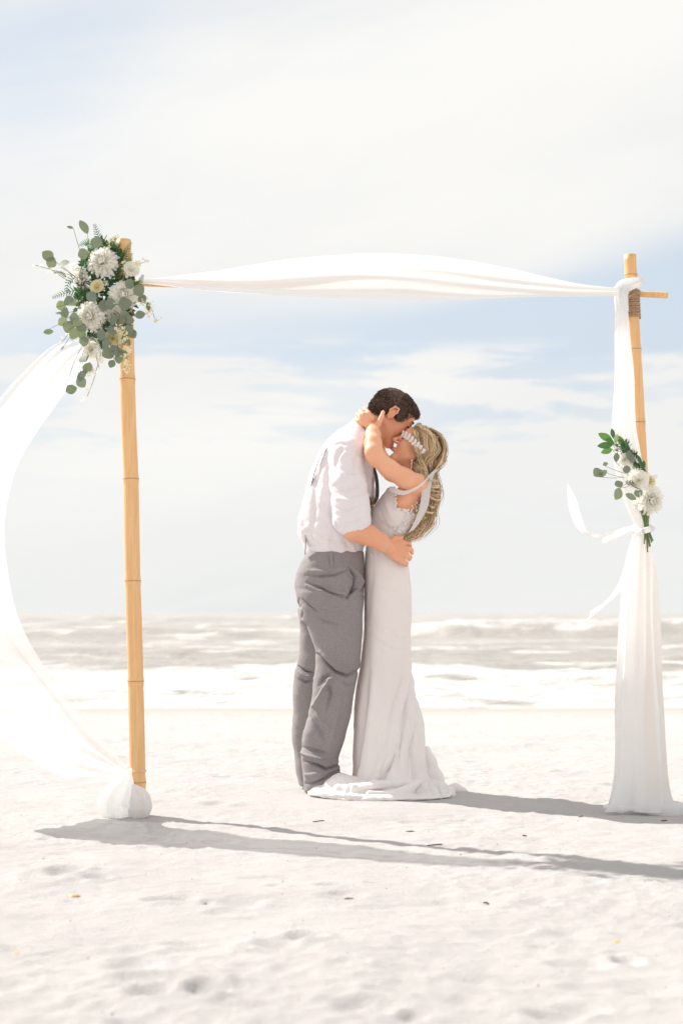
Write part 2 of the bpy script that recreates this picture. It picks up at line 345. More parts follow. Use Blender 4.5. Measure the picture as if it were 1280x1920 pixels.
# ------------------------------------------------------------------ implicit surfaces
class Sdf:
    def __init__(s): s.p = []
    def cone(s, a, b, ra, rb, k=.02, sub=False, sc=None):
        a = np.array(a, float); b = np.array(b, float); ab = b-a; L = float(ab@ab)+1e-12
        def f(P):
            q = P-a; t = np.clip((q@ab)/L, 0, 1); d = q-t[:, None]*ab
            if sc is not None: d = d*np.array(sc)
            return np.sqrt((d*d).sum(1))-(ra+(rb-ra)*t)
        s.p.append((f, k, sub)); return s
    def chain(s, pts, rs, k=.02):
        for i in range(len(pts)-1): s.cone(pts[i], pts[i+1], rs[i], rs[i+1], k)
        return s
    def ell(s, c, r, rot=None, k=.02, sub=False):
        c = np.array(c, float); r = np.array(r, float); Rm = None if rot is None else np.array(rot)
        def f(P):
            q = P-c
            if Rm is not None: q = q@Rm          # columns = local axes
            k0 = np.sqrt(((q/r)**2).sum(1)); k1 = np.sqrt(((q/r**2)**2).sum(1))+1e-9
            return k0*(k0-1)/k1
        s.p.append((f, k, sub)); return s
    def prof(s, rows, cy, D=6.75, k=.02, ex=2.0):
        """rows: (py, left px, right px, half depth[, cy])"""
        T = []
        for r in rows:
            yy = r[4] if len(r) > 4 else cy
            a = V(r[1], r[0], yy, D); b = V(r[2], r[0], yy, D); T.append((a[2], (a[0]+b[0])/2, D+yy, (b[0]-a[0])/2, r[3]))
        T = np.array(sorted(T)); z0, z1 = T[0, 0], T[-1, 0]
        zz = np.linspace(z0, z1, 160); tab = [np.interp(zz, T[:, 0], T[:, i]) for i in range(1, 5)]
        ker = np.hanning(9); ker /= ker.sum()
        tab = [np.convolve(np.pad(t, 4, 'edge'), ker, 'valid') for t in tab]
        def f(P):
            z = P[:, 2]; cx_, cy_, a_, b_ = [np.interp(z, zz, t) for t in tab]
            q = ((np.abs(P[:, 0]-cx_)/a_)**ex+(np.abs(P[:, 1]-cy_)/b_)**ex)**(1/ex)
            d = (q-1)*np.minimum(a_, b_)
            cap = np.maximum(z-z1, z0-z); h = np.clip(.5+.5*(d-cap)/.012, 0, 1)
            return cap+(d-cap)*h+.012*h*(1-h)
        s.p.append((f, k, False)); return s
    def cut(s, fn, k=.004): s.p.append((fn, k, True)); return s
    def __call__(s, P, keep=None):
        d = None
        for i, (f, k, sub) in enumerate(s.p):
            if keep is not None and i not in keep: continue
            e = f(P)
            if d is None: d = e; continue
            if sub:
                e = -e; h = np.clip(.5-.5*(d-e)/k, 0, 1); d = d+(e-d)*h+k*h*(1-h)
            else:
                h = np.clip(.5+.5*(d-e)/k, 0, 1); d = d+(e-d)*h-k*h*(1-h)
        return d
    def mesh(s, lo, hi, h, B=24):
        lo = np.array(lo, float); hi = np.array(hi, float); N = np.ceil((hi-lo)/h/B).astype(int)*B
        NX, NY, NZ = [int(v)+4 for v in N]
        ids, pts, quads = [], [], []
        Rb = B*h*.87
        for bi in range(0, int(N[0]), B):
            for bj in range(0, int(N[1]), B):
                for bk in range(0, int(N[2]), B):
                    c = (lo+(np.array([bi, bj, bk])+B/2)*h)[None]
                    vals = [f(c)[0] for f, k, sub in s.p]
                    dm = min(v for v, (f, k, sub) in zip(vals, s.p) if not sub)
                    if dm > Rb*1.5+.05: continue
                    keep = {i for i, (v, q) in enumerate(zip(vals, s.p)) if (v < dm+2.2*Rb+.05) or (q[2] and v < 2*Rb+.05)}
                    if not any(not s.p[i][2] for i in keep): continue
                    g = [lo[a]+(np.arange(B+2)+o)*h for a, o in ((0, bi), (1, bj), (2, bk))]
                    GX, GY, GZ = np.meshgrid(*g, indexing='ij'); P = np.stack([GX, GY, GZ], -1).reshape(-1, 3)
                    Fv = s(P, keep).reshape(B+2, B+2, B+2)
                    ins = Fv < 0
                    if ins.all() or not ins.any(): continue
                    I, J, K = np.meshgrid(*[np.arange(B+1)]*3, indexing='ij')
                    cnt = sum(ins[a:a+B+1, b_:b_+B+1, c_:c_+B+1].astype(int) for a in (0, 1) for b_ in (0, 1) for c_ in (0, 1))
                    act = (cnt > 0) & (cnt < 8); i, j, k_ = I[act], J[act], K[act]
                    if not len(i): continue
                    acc = np.zeros((len(i), 3)); num = np.zeros(len(i))
                    cr = [(a, b_, c_) for a in (0, 1) for b_ in (0, 1) for c_ in (0, 1)]
                    for p0 in cr:
                        for ax in range(3):
                            if p0[ax]: continue
                            p1 = list(p0); p1[ax] = 1
                            v0 = Fv[i+p0[0], j+p0[1], k_+p0[2]]; v1 = Fv[i+p1[0], j+p1[1], k_+p1[2]]
                            x = (v0 < 0) != (v1 < 0); t = np.where(x, v0/np.where(x, v0-v1, 1), 0)
                            q = np.tile(np.array(p0, float), (len(i), 1)); q[:, ax] += t
                            acc += q*x[:, None]; num += x
                    pos = lo+(np.stack([i+bi, j+bj, k_+bk], 1)+acc/num[:, None])*h
                    own = (i < B) & (j < B) & (k_ < B)
                    gid = ((i+bi)*NY+(j+bj))*NZ+(k_+bk)
                    ids.append(gid); pts.append(pos)
                    # quads on edges owned by this block (start index 1..B so neighbours exist)
                    for ax in range(3):
                        o1, o2 = [(1, 2), (2, 0), (0, 1)][ax]
                        sl = [slice(1, B+1)]*3
                        a0 = ins[tuple(sl)]; sl2 = list(sl); sl2[ax] = slice(2, B+2)
                        if True:
                            a1 = ins[tuple(sl2)]
                        ch = a0 != a1; ii = np.argwhere(ch)+1
                        if not len(ii): continue
                        flip = a0[ch]
                        def cid(d1, d2):
                            q = ii.copy(); q[:, o1] -= d1; q[:, o2] -= d2; q += np.array([bi, bj, bk])
                            return (q[:, 0]*NY+q[:, 1])*NZ+q[:, 2]
                        Q = np.stack([cid(1, 1), cid(0, 1), cid(0, 0), cid(1, 0)], 1)
                        Q[~flip] = Q[~flip][:, ::-1]; quads.append(Q)
        ids = np.concatenate(ids); pts = np.concatenate(pts); quads = np.concatenate(quads)
        u, first = np.unique(ids, return_index=True); pts = pts[first]
        q = np.searchsorted(u, quads); q = np.clip(q, 0, len(u)-1); ok = (u[q] == quads).all(1); q = q[ok]
        lab = np.arange(len(pts))                     # keep the one connected body, drop crumbs
        for _ in range(400):
            m0 = lab[q].min(1); new = lab.copy()
            for i in range(4): np.minimum.at(new, q[:, i], m0)
            new = new[new]
            if (new == lab).all(): break
            lab = new
        cnt = np.bincount(lab[q[:, 0]], minlength=len(pts)); q = q[lab[q[:, 0]] == cnt.argmax()]
        used, inv = np.unique(q, return_inverse=True)
        return pts[used], inv.reshape(-1, 4)
def normals(v, f):
    nrm = np.zeros_like(v); a = np.cross(v[f[:, 2]]-v[f[:, 0]], v[f[:, 3]]-v[f[:, 1]])
    for i in range(4): np.add.at(nrm, f[:, i], a)
    return nrm/(np.linalg.norm(nrm, axis=1, keepdims=True)+1e-12)
def relax(v, f, it=1, lam=.5):
    for _ in range(it):
        s = np.zeros_like(v); c = np.zeros(len(v))
        for i in range(4):
            for j in (1, 3):
                np.add.at(s, f[:, i], v[f[:, (i+j) % 4]]); np.add.at(c, f[:, i], 1)
        v = v+lam*(s/np.maximum(c, 1)[:, None]-v)
    return v
def folds(v, nrm, L, yo, D=6.75):
    """L: (polyline px, width m, height m); relief on the side that faces -y"""
    disp = np.zeros(len(v)); wy = sstep(.45, -.15, nrm[:, 1])
    for poly, wd, hg in L:
        P = np.array([V(a, b, yo, D) for a, b in poly])[:, [0, 2]]; q = v[:, [0, 2]]
        best = np.full(len(v), 1e9); bt = np.zeros(len(v)); n_ = len(P)-1
        for i in range(n_):
            ab = P[i+1]-P[i]; t = np.clip(((q-P[i])@ab)/(ab@ab+1e-9), 0, 1); d = np.linalg.norm(q-P[i]-t[:, None]*ab, axis=1)
            m_ = d < best; best[m_] = d[m_]; bt[m_] = (i+t[m_])/n_
        disp += hg*np.exp(-(best/wd)**2)*np.clip(np.sin(np.pi*np.clip(bt, .06, .94)), 0, 1)**.6
    return v+nrm*(disp*wy)[:, None]

def head_axes(ear, fwd, yaw, roll, s):
    f = Vector((fwd[0], 0, fwd[1])).normalized(); u = Vector((-f.z, 0, f.x))
    if u.z < 0: u = -u
    lat = u.cross(f)                       # left of the head
    Mx = Matrix((f, lat, u)).transposed()
    Mx = Mx @ Matrix.Rotation(yaw, 3, 'Z') @ Matrix.Rotation(roll, 3, 'X')
    return np.array(Mx), np.array(ear), s
def add_head(S, A, male):
    Mx, o, s = A
    T = lambda x, y, z: o+Mx@np.array([x, y, z])*s
    E = lambda c, r, k=.012, sub=False: S.ell(T(*c), np.array(r)*s, Mx, k*s, sub)
    C = lambda a, b, ra, rb, k=.012: S.cone(T(*a), T(*b), ra*s, rb*s, k*s)
    E((-.004, 0, .036), (.091, .073, .070), .02)
    E((.045, 0, .042), (.043, .058, .044), .02)
    E((.040, 0, -.022), (.050, .056, .074), .02)
    for q in (1, -1):
        E((.056, .034*q, -.014), (.027, .023, .028))
        C((.002, .052*q, -.040), (.066, .016*q, -.090 if male else -.083), .019 if male else .014, .015)
        C((.086, .006*q, .031), (.076, .040*q, .028), .009 if male else .006, .007)
        S.ell(T(.096, .031*q, .014), np.array((.015, .015, .010))*s, Mx, .008*s, True)
        E((.0765, .031*q, .013), (.0125, .0135, .011), .004)
        # ear: shell with a rolled rim and a hollow
        E((-.004, .074*q, .000), (.016, .007, .029), .006)
        for a0, a1 in (((.012, .079*q, .012), (.006, .083*q, .030)), ((.006, .083*q, .030), (-.012, .085*q, .028)), ((-.012, .085*q, .028), (-.020, .084*q, .006)), ((-.020, .084*q, .006), (-.006, .079*q, -.026))):
            C(a0, a1, .0042, .0045, .004)
        S.ell(T(.000, .086*q, .000), np.array((.009, .008, .013))*s, Mx, .004*s, True)
        E((.100, .0095*q, -.0165), (.009, .0065, .006), .006)
    E((.074, 0, -.094 if male else -.084), (.018, .023, .019), .018)
    C((.087, 0, .022), (.113, 0, -.010), .0065, .0095, .010)
    E((.095, 0, -.044), (.0095, .021, .0055), .005); E((.0935, 0, -.054), (.0095, .018, .006), .005)
    return T, Mx

def hand(S, wrist, palm_dir, palm_n, across, size, fingers, thumb, k=.006):
    """palm slab + four fingers + thumb, all explicit joints"""
    w_ = np.array(wrist)
    S.ell(w_+palm_dir*.045*size, np.array((.055, .040, .016))*size, np.stack([palm_dir, across, palm_n], 1), .012)
    for pts, r in fingers: S.chain(pts, r, k)
    S.chain(*thumb, k)

# ------------------------------------------------------------------ groom
D0 = 6.75
groom = empty('person', (V(605, 1478, 0)[0], D0, 0), label='groom in white shirt and grey trousers bending to kiss the bride', cat='person')
YG = .03    # head set slightly behind hers
HG = head_axes(V(731, 780, YG), (.766, -.643), R(6), R(-4), 1.07)
S = Sdf()
Tg, Mg = add_head(S, HG, True)
S.chain([V(668, 838, YG), V(692, 812, YG), V(722, 783, YG)], [.075, .062, .058], .03)
S.cone(V(655, 860, 0), V(630, 1015, 0), .115, .095, .04)
S.cone(V(630, 1015, 0), V(622, 1080, 0), .095, .095, .04)
S.chain([V(660, 850, .0), V(655, 862, -.17), V(658, 975, -.22)], [.07, .055, .045], .02)
S.chain([V(658, 975, -.22), V(664, 994, -.22), V(690, 1003, -.21), V(712, 1015, -.195), V(728, 1026, -.17)], [.045, .048, .044, .037, .030], .02)
S.chain([V(660, 850, .0), V(665, 862, .17), V(690, 975, .24), V(735, 1000, .15)], [.07, .055, .045, .03], .02)
# near hand spread on the bride's back
wr = V(728, 1026, -.165); kn = V(748, 1035, -.145)
pd = (kn-wr)/np.linalg.norm(kn-wr); ac = np.array([.35, 0, 1.0]); ac -= pd*(ac@pd); ac /= np.linalg.norm(ac); pn = np.cross(pd, ac)
fg = []
for (a, b, c_, d_) in (((744, 1019), (757, 1017), (766, 1020), (769, 1024)), ((749, 1028), (763, 1028), (771, 1032), (772, 1037)), ((748, 1038), (761, 1041), (768, 1045), (768, 1049)), ((743, 1047), (754, 1053), (761, 1057), (761, 1060))):
    fg.append(([V(*a, -.148), V(*b, -.138), V(*c_, -.108), V(*d_, -.075)], [.0120, .0108, .0098, .0085]))
th = ([V(727, 1018, -.17), V(738, 1010, -.165), V(752, 1008, -.14)], [.014, .012, .010])
hand(S, wr, pd, pn, ac, 1.05, fg, th)
# legs and feet
for (kx, ky, ax_, ay, yy) in ((634, 1270, 605, 1450, -.09), (600, 1270, 582, 1450, .09)):
    S.chain([V(622, 1090, yy), V(kx, ky, yy), V(ax_, ay, yy)], [.060, .050, .036], .03)
    hx = V(ax_, ay, yy)[0]
    S.chain([(hx, D0+yy, .055), (hx-.03, D0+yy, .032)], [.04, .03], .02)
    S.chain([(hx+.0, D0+yy, .075), (hx+.075, D0+yy-.01, .048), (hx+.155, D0+yy-.015, .018)], [.04, .034, .018], .02)
    for q in range(5):
        yo = -.038+.018*q
        S.chain([(hx+.14-.004*abs(q-2), D0+yy+yo, .018), (hx+.185-.006*q, D0+yy+yo*1.1, .012)], [.012, .010], .006)
pv, pf = S.mesh((-.30, D0-.34, -.03), (.42, D0+.34, 1.90), .0034); pv = relax(pv, pf, 1, .4)
tint = np.zeros(len(pv))
body = obj('body', pv, pf, M['skin'], groom)

def shell_hair(name, T, Mx, ells, cuts, voxel, mat_, parent, blades, blen, lo, hi, skip=None, dirf=None, tintf=None):
    S = Sdf()
    for c, r, k in ells: S.ell(T(*c), np.array(r)*1.0, Mx, k)
    for c, r in cuts: S.ell(T(*c), np.array(r), Mx, .006, True)
    v, f = S.mesh(lo, hi, voxel); nr = normals(v, f)
    v = v+nr*(.0018*vn(v[:, 0]*110, v[:, 1]*140, v[:, 2]*140, seed=5))[:, None]
    verts = [v]; fs = [f]; base = len(v); t = [np.zeros(len(v))+.1]
    pick = rng.integers(0, len(v), blades); bv = []; bf = []
    for i, pi_ in enumerate(pick):
        p0, n0 = v[pi_], nr[pi_]; d = dirf(p0, n0); side = np.cross(d, rng.normal(size=3)); side /= np.linalg.norm(side)+1e-9
        L = blen*rng.uniform(.6, 1.3); w_ = .0007
        a = p0-n0*.001
        bv += [a-side*w_, a+side*w_, a+d*L*.6+n0*L*.15+side*w_*.7, a+d*L]; j = base+4*i; bf.append((j, j+1, j+2, j+3))
    t.append(np.repeat(rng.uniform(0, 1, blades)**1.6, 4))
    verts.append(np.array(bv)); fs.append(np.array(bf))
    return obj(name, np.concatenate(verts), np.concatenate(fs), mat_, parent, attr={'tint': np.concatenate(t)})
s_ = HG[2]
fw = Mg[:, 0]; up = Mg[:, 2]
def gdir(p, n_):
    d = n_*.22+fw*.75-up*.10+rng.normal(size=3)*.13
    q = (p-HG[1])@fw
    if q < -.02: d = n_*.18-up*.75-fw*.15+rng.normal(size=3)*.12
    return d/np.linalg.norm(d)
shell_hair('hair', Tg, Mg,
    [((-.006, 0, .039), (.1035, .0845, .0825), .01), ((.052, 0, .072), (.042, .060, .024), .02), ((-.045, 0, .000), (.058, .073, .052), .012),
     ((.030, .072, .020), (.016, .010, .026), .008), ((.030, -.072, .020), (.016, .010, .026), .008)],
    [((.105, 0, .012), (.062, .12, .060)), ((.07, .095, -.02), (.036, .06, .036)), ((.07, -.095, -.02), (.036, .06, .036)), ((.000, .085, -.015), (.024, .024, .036)), ((.000, -.085, -.015), (.024, .024, .036)), ((-.01, 0, -.075), (.14, .14, .045))],
    .0032, M['dhair'], groom, 15000, .0125, V(680, 870, -.2), V(800, 700, .25), dirf=gdir)

def ribbon_mesh(pts, widths, wdir, nseg=40, ncross=2, cup=0.0, ripple=0.0):
    """strip along a smooth path; wdir: width direction per point"""
    P = np.array(pts, float); Wd = np.array(wdir, float); W = np.array(widths, float)
    tt = np.linspace(0, len(P)-1, nseg)
    def cr(A, t):
        i = np.clip(np.floor(t).astype(int), 0, len(A)-2); f = (t-i)
        if A.ndim > 1: f = f[:, None]
        p0, p1, p2, p3 = A[np.maximum(i-1, 0)], A[i], A[i+1], A[np.minimum(i+2, len(A)-1)]
        return .5*((2*p1)+(p2-p0)*f+(2*p0-5*p1+4*p2-p3)*f**2+(3*p1-p0-3*p2+p3)*f**3)
    c = cr(P, tt); wd = cr(Wd, tt); wd /= np.linalg.norm(wd, axis=1, keepdims=True)+1e-9; ww = cr(W, tt)
    tan = np.gradient(c, axis=0); nr = np.cross(tan, wd); nr /= np.linalg.norm(nr, axis=1, keepdims=True)+1e-9
    vs_ = []
    for j in range(ncross+1):
        s = j/ncross-.5
        vs_.append(c+wd*(ww*s)[:, None]+nr*((cup*(.25-s*s)*ww)+ripple*np.sin(tt*1.3+s*5))[:, None])
    v = np.stack(vs_, 1).reshape(-1, 3); n2 = ncross+1
    f = [(i*n2+j, i*n2+j+1, (i+1)*n2+j+1, (i+1)*n2+j) for i in range(nseg-1) for j in range(ncross)]
    return v, np.array(f)
def tube(pts, rad, sides=8, nseg=None, closed_caps=True):
    P = np.array(pts, float); r = np.array(rad if np.ndim(rad) else [rad]*len(P), float)
    if nseg:
        tt = np.linspace(0, len(P)-1, nseg); i = np.clip(np.floor(tt).astype(int), 0, len(P)-2); f = (tt-i)[:, None]
        p0, p1, p2, p3 = P[np.maximum(i-1, 0)], P[i], P[i+1], P[np.minimum(i+2, len(P)-1)]
        Q = .5*((2*p1)+(p2-p0)*f+(2*p0-5*p1+4*p2-p3)*f**2+(3*p1-p0-3*p2+p3)*f**3)
        r = np.interp(tt, np.arange(len(P)), r); P = Q
    tan = np.gradient(P, axis=0); tan /= np.linalg.norm(tan, axis=1, keepdims=True)+1e-12
    ref = np.array([0., 1, 0]) if abs(tan[0][1]) < .8 else np.array([1., 0, 0])
    u = ref[None]-tan*(tan@ref)[:, None]; u /= np.linalg.norm(u, axis=1, keepdims=True)+1e-12; w_ = np.cross(tan, u)
    a = np.arange(sides)*2*np.pi/sides
    v = (P[:, None]+r[:, None, None]*(np.cos(a)[None, :, None]*u[:, None]+np.sin(a)[None, :, None]*w_[:, None])).reshape(-1, 3)
    f = [(i*sides+j, i*sides+(j+1) % sides, (i+1)*sides+(j+1) % sides, (i+1)*sides+j) for i in range(len(P)-1) for j in range(sides)]
    if closed_caps: f.append(tuple(range(sides))[::-1]); f.append(tuple((len(P)-1)*sides+j for j in range(sides)))
    return v, f
class ABag:
    def __init__(s): s.v = []; s.f = []; s.n = 0; s.t = []; s.c = {}
    def grid(s, n, k):
        if (n, k) not in s.c:
            i, j = np.meshgrid(np.arange(n-1), np.arange(k), indexing='ij'); s.c[(n, k)] = np.stack([i*k+j, i*k+(j+1) % k, (i+1)*k+(j+1) % k, (i+1)*k+j], -1).reshape(-1, 4)
        return s.c[(n, k)]
    def add(s, v, f, t=0.0):
        if f is None: f = s.grid(len(v)//3, 3)
        s.v.append(v); s.f.append(np.asarray(f)+s.n); s.n += len(v); s.t.append(np.full(len(v), t)); return s
    def obj(s, name, m_, parent): return obj(name, np.concatenate(s.v), np.concatenate(s.f), m_, parent, attr={'tint': np.concatenate(s.t)})
def ftube(P, r):
    tan = np.gradient(P, axis=0); tan /= np.linalg.norm(tan, axis=1, keepdims=True)+1e-12; ref = np.array([.3, 1, .1]); u = np.cross(tan, ref); u /= np.linalg.norm(u, axis=1, keepdims=True)+1e-12; w_ = np.cross(tan, u)
    a = np.arange(3)*2*np.pi/3; return (P[:, None]+r[:, None, None]*(np.cos(a)[None, :, None]*u[:, None]+np.sin(a)[None, :, None]*w_[:, None])).reshape(-1, 3)
class Bag:
    def __init__(s): s.v = []; s.f = []; s.n = 0; s.t = []
    def add(s, v, f, t=0.0):
        s.v.append(np.asarray(v)); s.f += [tuple(int(i)+s.n for i in q) for q in f]; s.n += len(v); s.t.append(np.full(len(v), t)); return s
    def obj(s, name, m_, parent=None, smooth=True, **k):
        return obj(name, np.concatenate(s.v), s.f, m_, parent, smooth, attr={'tint': np.concatenate(s.t)}, **k)

# brow, closed lashes, lips and stubble-dark line of the face
def face_bits(T, sgn, s, parent, hairm, male):
    b = Bag()
    for q in (1, -1):
        v, f = tube([T(.0955, .010*q, .034), T(.094, .026*q, .038), T(.082, .044*q, .033)], [.0028*s, .0036*s, .0015*s], 6, 8); obj('eyebrow', v, f, hairm, parent)
    b = Bag()
    for q in (1, -1):
        v, f = tube([T(.086, .018*q, .009), T(.0905, .031*q, .006), T(.081, .044*q, .008)], [.0010, .0019, .0012], 5, 8); obj('eyelash', v, f, M['dhair'], parent)
    b = Bag()
    for z, r in ((-.0445, .0045), (-.0535, .005)):
        v, f = tube([T(.092, -.021, z-.001), T(.1025, -.007, z+.001), T(.1035, 0, z), T(.1025, .007, z+.001), T(.092, .021, z-.001)], [.001, r*.9, r, r*.9, .001], 8, 14); b.add(v, f)
    b.obj('lips', M['lip'], parent)
face_bits(Tg, 1, HG[2], groom, M['dhair'], True)

# shirt
S = Sdf()
S.prof([(797, 652, 690, .07), (808, 634, 694, .10), (825, 614, 696, .15), (850, 597, 700, .185), (880, 584, 702, .19), (907, 577, 703, .18), (940, 567, 701, .175), (975, 559, 697, .165),
        (1002, 559, 690, .158), (1020, 567, 684, .155), (1034, 572, 681, .152), (1046, 580, 681, .146), (1060, 584, 680, .14)], 0, k=.02, ex=2.2)
for q in (-1, 1):
    S.cone(V(664, 832, q*.08), V(650, 850, q*.165), .07, .07, .04)
S.chain([V(652, 853, -.175), V(652, 905, -.20), V(657, 950, -.215), V(657, 970, -.215), V(666, 981, -.213)], [.070, .077, .080, .077, .066], .022)
S.chain([V(660, 853, .175), V(680, 940, .23), V(700, 975, .23)], [.068, .07, .055], .022)
S.cone(V(668, 826, .02), V(688, 802, YG), .080, .069, .016)
v, f = S.mesh((-.26, D0-.36, 1.02), (.25, D0+.36, 1.70), .0042); v = relax(v, f, 1, .4); nr = normals(v, f)
SF = [([(645, 836), (632, 860), (624, 900)], .010, -.006), ([(672, 850), (664, 880), (668, 915)], .010, -.005), ([(634, 880), (655, 892), (684, 888)], .007, -.004),
      ([(626, 915), (650, 925), (688, 905)], .007, -.005), ([(624, 935), (655, 945), (690, 930)], .008, .005), ([(625, 955), (650, 962), (680, 950)], .006, -.005), ([(630, 975), (655, 972), (688, 955)], .006, .004),
      ([(640, 985), (660, 985), (685, 972)], .005, -.004), ([(620, 930), (622, 965), (632, 990), (650, 1004)], .010, -.006),
      ([(600, 850), (590, 900), (588, 960), (582, 1020)], .010, -.007), ([(612, 870), (604, 930), (600, 1000)], .014, .005), ([(625, 1000), (618, 1020), (622, 1034)], .008, -.005),
      ([(590, 990), (610, 1010), (640, 1014)], .010, -.005), ([(572, 985), (580, 1005), (596, 1022)], .008, -.006), ([(645, 1010), (652, 1025), (650, 1035)], .008, -.004), ([(665, 1012), (660, 1025), (668, 1036)], .007, .004),
      ([(640, 825), (612, 845), (600, 870)], .008, .004), ([(668, 842), (640, 835), (620, 838)], .007, -.004), ([(672, 860), (648, 852), (634, 868)], .006, .004), ([(660, 985), (668, 1000), (680, 1002)], .004, -.003), ([(565, 960), (563, 985), (570, 1010)], .008, .006)]
v = folds(v, nr, [(a_, b_, c_*1.45) for a_, b_, c_ in SF], -.15)
wr_ = .0038*vn(v[:, 0]*16+v[:, 2]*9, v[:, 1]*12, v[:, 2]*24, seed=12)+.0022*vn(v[:, 0]*40+v[:, 2]*30, v[:, 1]*30, v[:, 2]*44, seed=13)
hemf = sstep(V(0, 1044, 0)[2], V(0, 1028, 0)[2], v[:, 2]); v = v+nr*(wr_*(.25+.75*hemf))[:, None]
shirt = obj('shirt', v, f, M['shirt'], groom)
# rolled cuff
ca, cb = V(653, 972, -.214), V(674, 991, -.212); cd = (cb-ca)/np.linalg.norm(cb-ca)
v, f = tube([ca, ca+cd*.022, ca+cd*.048, ca+cd*.062, ca+cd*.065, ca+cd*.055, ca+cd*.02], [.074, .073, .069, .064, .060, .054, .05], 32, None, False)
obj('cuff', v, f, M['shirt'], shirt)
# collar leaf standing round the neck
n0, n1 = V(684, 815, YG), V(702, 796, YG); nd = (n1-n0)/np.linalg.norm(n1-n0)
v, f = tube([n0-nd*.035, n0-nd*.01, n0+nd*.008, n0+nd*.012, n0+nd*.006, n0-nd*.02], [.092, .081, .073, .069, .067, .068], 36, None, False)
obj('collar', v, f, M['shirt'], shirt)
# braces: back strap follows the back edge, front strap hangs free of the chest
v, f = ribbon_mesh([V(640, 822, -.155), V(622, 829, -.158), V(604, 850, -.145), V(592, 878, -.125), V(583, 910, -.10), V(574, 945, -.09), V(571, 975, -.085), V(573, 1010, -.10), V(572, 1040, -.105)], [.015]*9,
                   [(.0, 1, .5)]*2+[(.25, 1, .2)]*7, 60, 2)
obj('suspender_strap', v, f, M['strap'], groom, label='dark suspender strap down the back of the shirt')
v, f = ribbon_mesh([V(699, 872, -.06), V(705, 893, -.08), V(707, 915, -.09), V(706, 933, -.09), V(700, 946, -.08)], [.016, .018, .020, .020, .016], [(.9, .6, 0)]*5, 30, 3, .2)
obj('necktie', v, f, M['dark'], groom, label='dark tie hanging forward between the couple')
bo = Bag()
for i in range(26):
    a = V(695+rng.normal()*2.2, 938+i*.75, -.17+rng.normal()*.008); b = a+np.array([rng.normal()*.008, -.01+rng.normal()*.006, .014+rng.normal()*.008])
    v, f = tube([a, (a+b)/2+rng.normal(size=3)*.002, b], [.0015, .0038, .001], 5); bo.add(v, f)
bo.obj('boutonniere', M['brown'], groom, label='small brown dried boutonniere on the shirt front')

# trousers
S = Sdf()
S.prof([(1034, 576, 682, .152), (1050, 565, 683, .160), (1075, 555, 683, .168), (1100, 552, 683, .172), (1132, 557, 681, .170), (1165, 562, 678, .165)], 0, k=.02, ex=2.3)
S.prof([(1110, 562, 680, .095), (1140, 564, 681, .098), (1180, 577, 679, .098), (1217, 590, 677, .097), (1245, 592, 675, .096), (1273, 587, 669, .094), (1315, 583, 662, .090), (1343, 577, 657, .088), (1385, 566, 646, .086), (1422, 565, 634, .084), (1442, 567, 638, .088), (1462, 569, 634, .088), (1484, 571, 630, .09)], -.085, k=.02, ex=2.2)
S.prof([(1110, 556, 660, .090), (1145, 558, 655, .092), (1180, 562, 650, .090), (1220, 561, 645, .088), (1244, 558, 642, .088), (1262, 551, 636, .088), (1301, 548, 630, .084), (1385, 548, 618, .080), (1442, 554, 612, .080), (1474, 561, 608, .08)], .085, k=.012, ex=2.2)
def hemcut(P):
    a = V(572, 1485, -.085); b = V(638, 1452, -.085); nx_, nz_ = (b[2]-a[2]), -(b[0]-a[0]); L = math.hypot(nx_, nz_)
    return -((P[:, 0]-a[0])*nx_+(P[:, 2]-a[2])*nz_)/L*1.0
S.cut(hemcut, .006)
v, f = S.mesh((-.25, D0-.22, -.03), (.14, D0+.22, 1.10), .0035); v = relax(v, f, 1, .4); nr = normals(v, f)
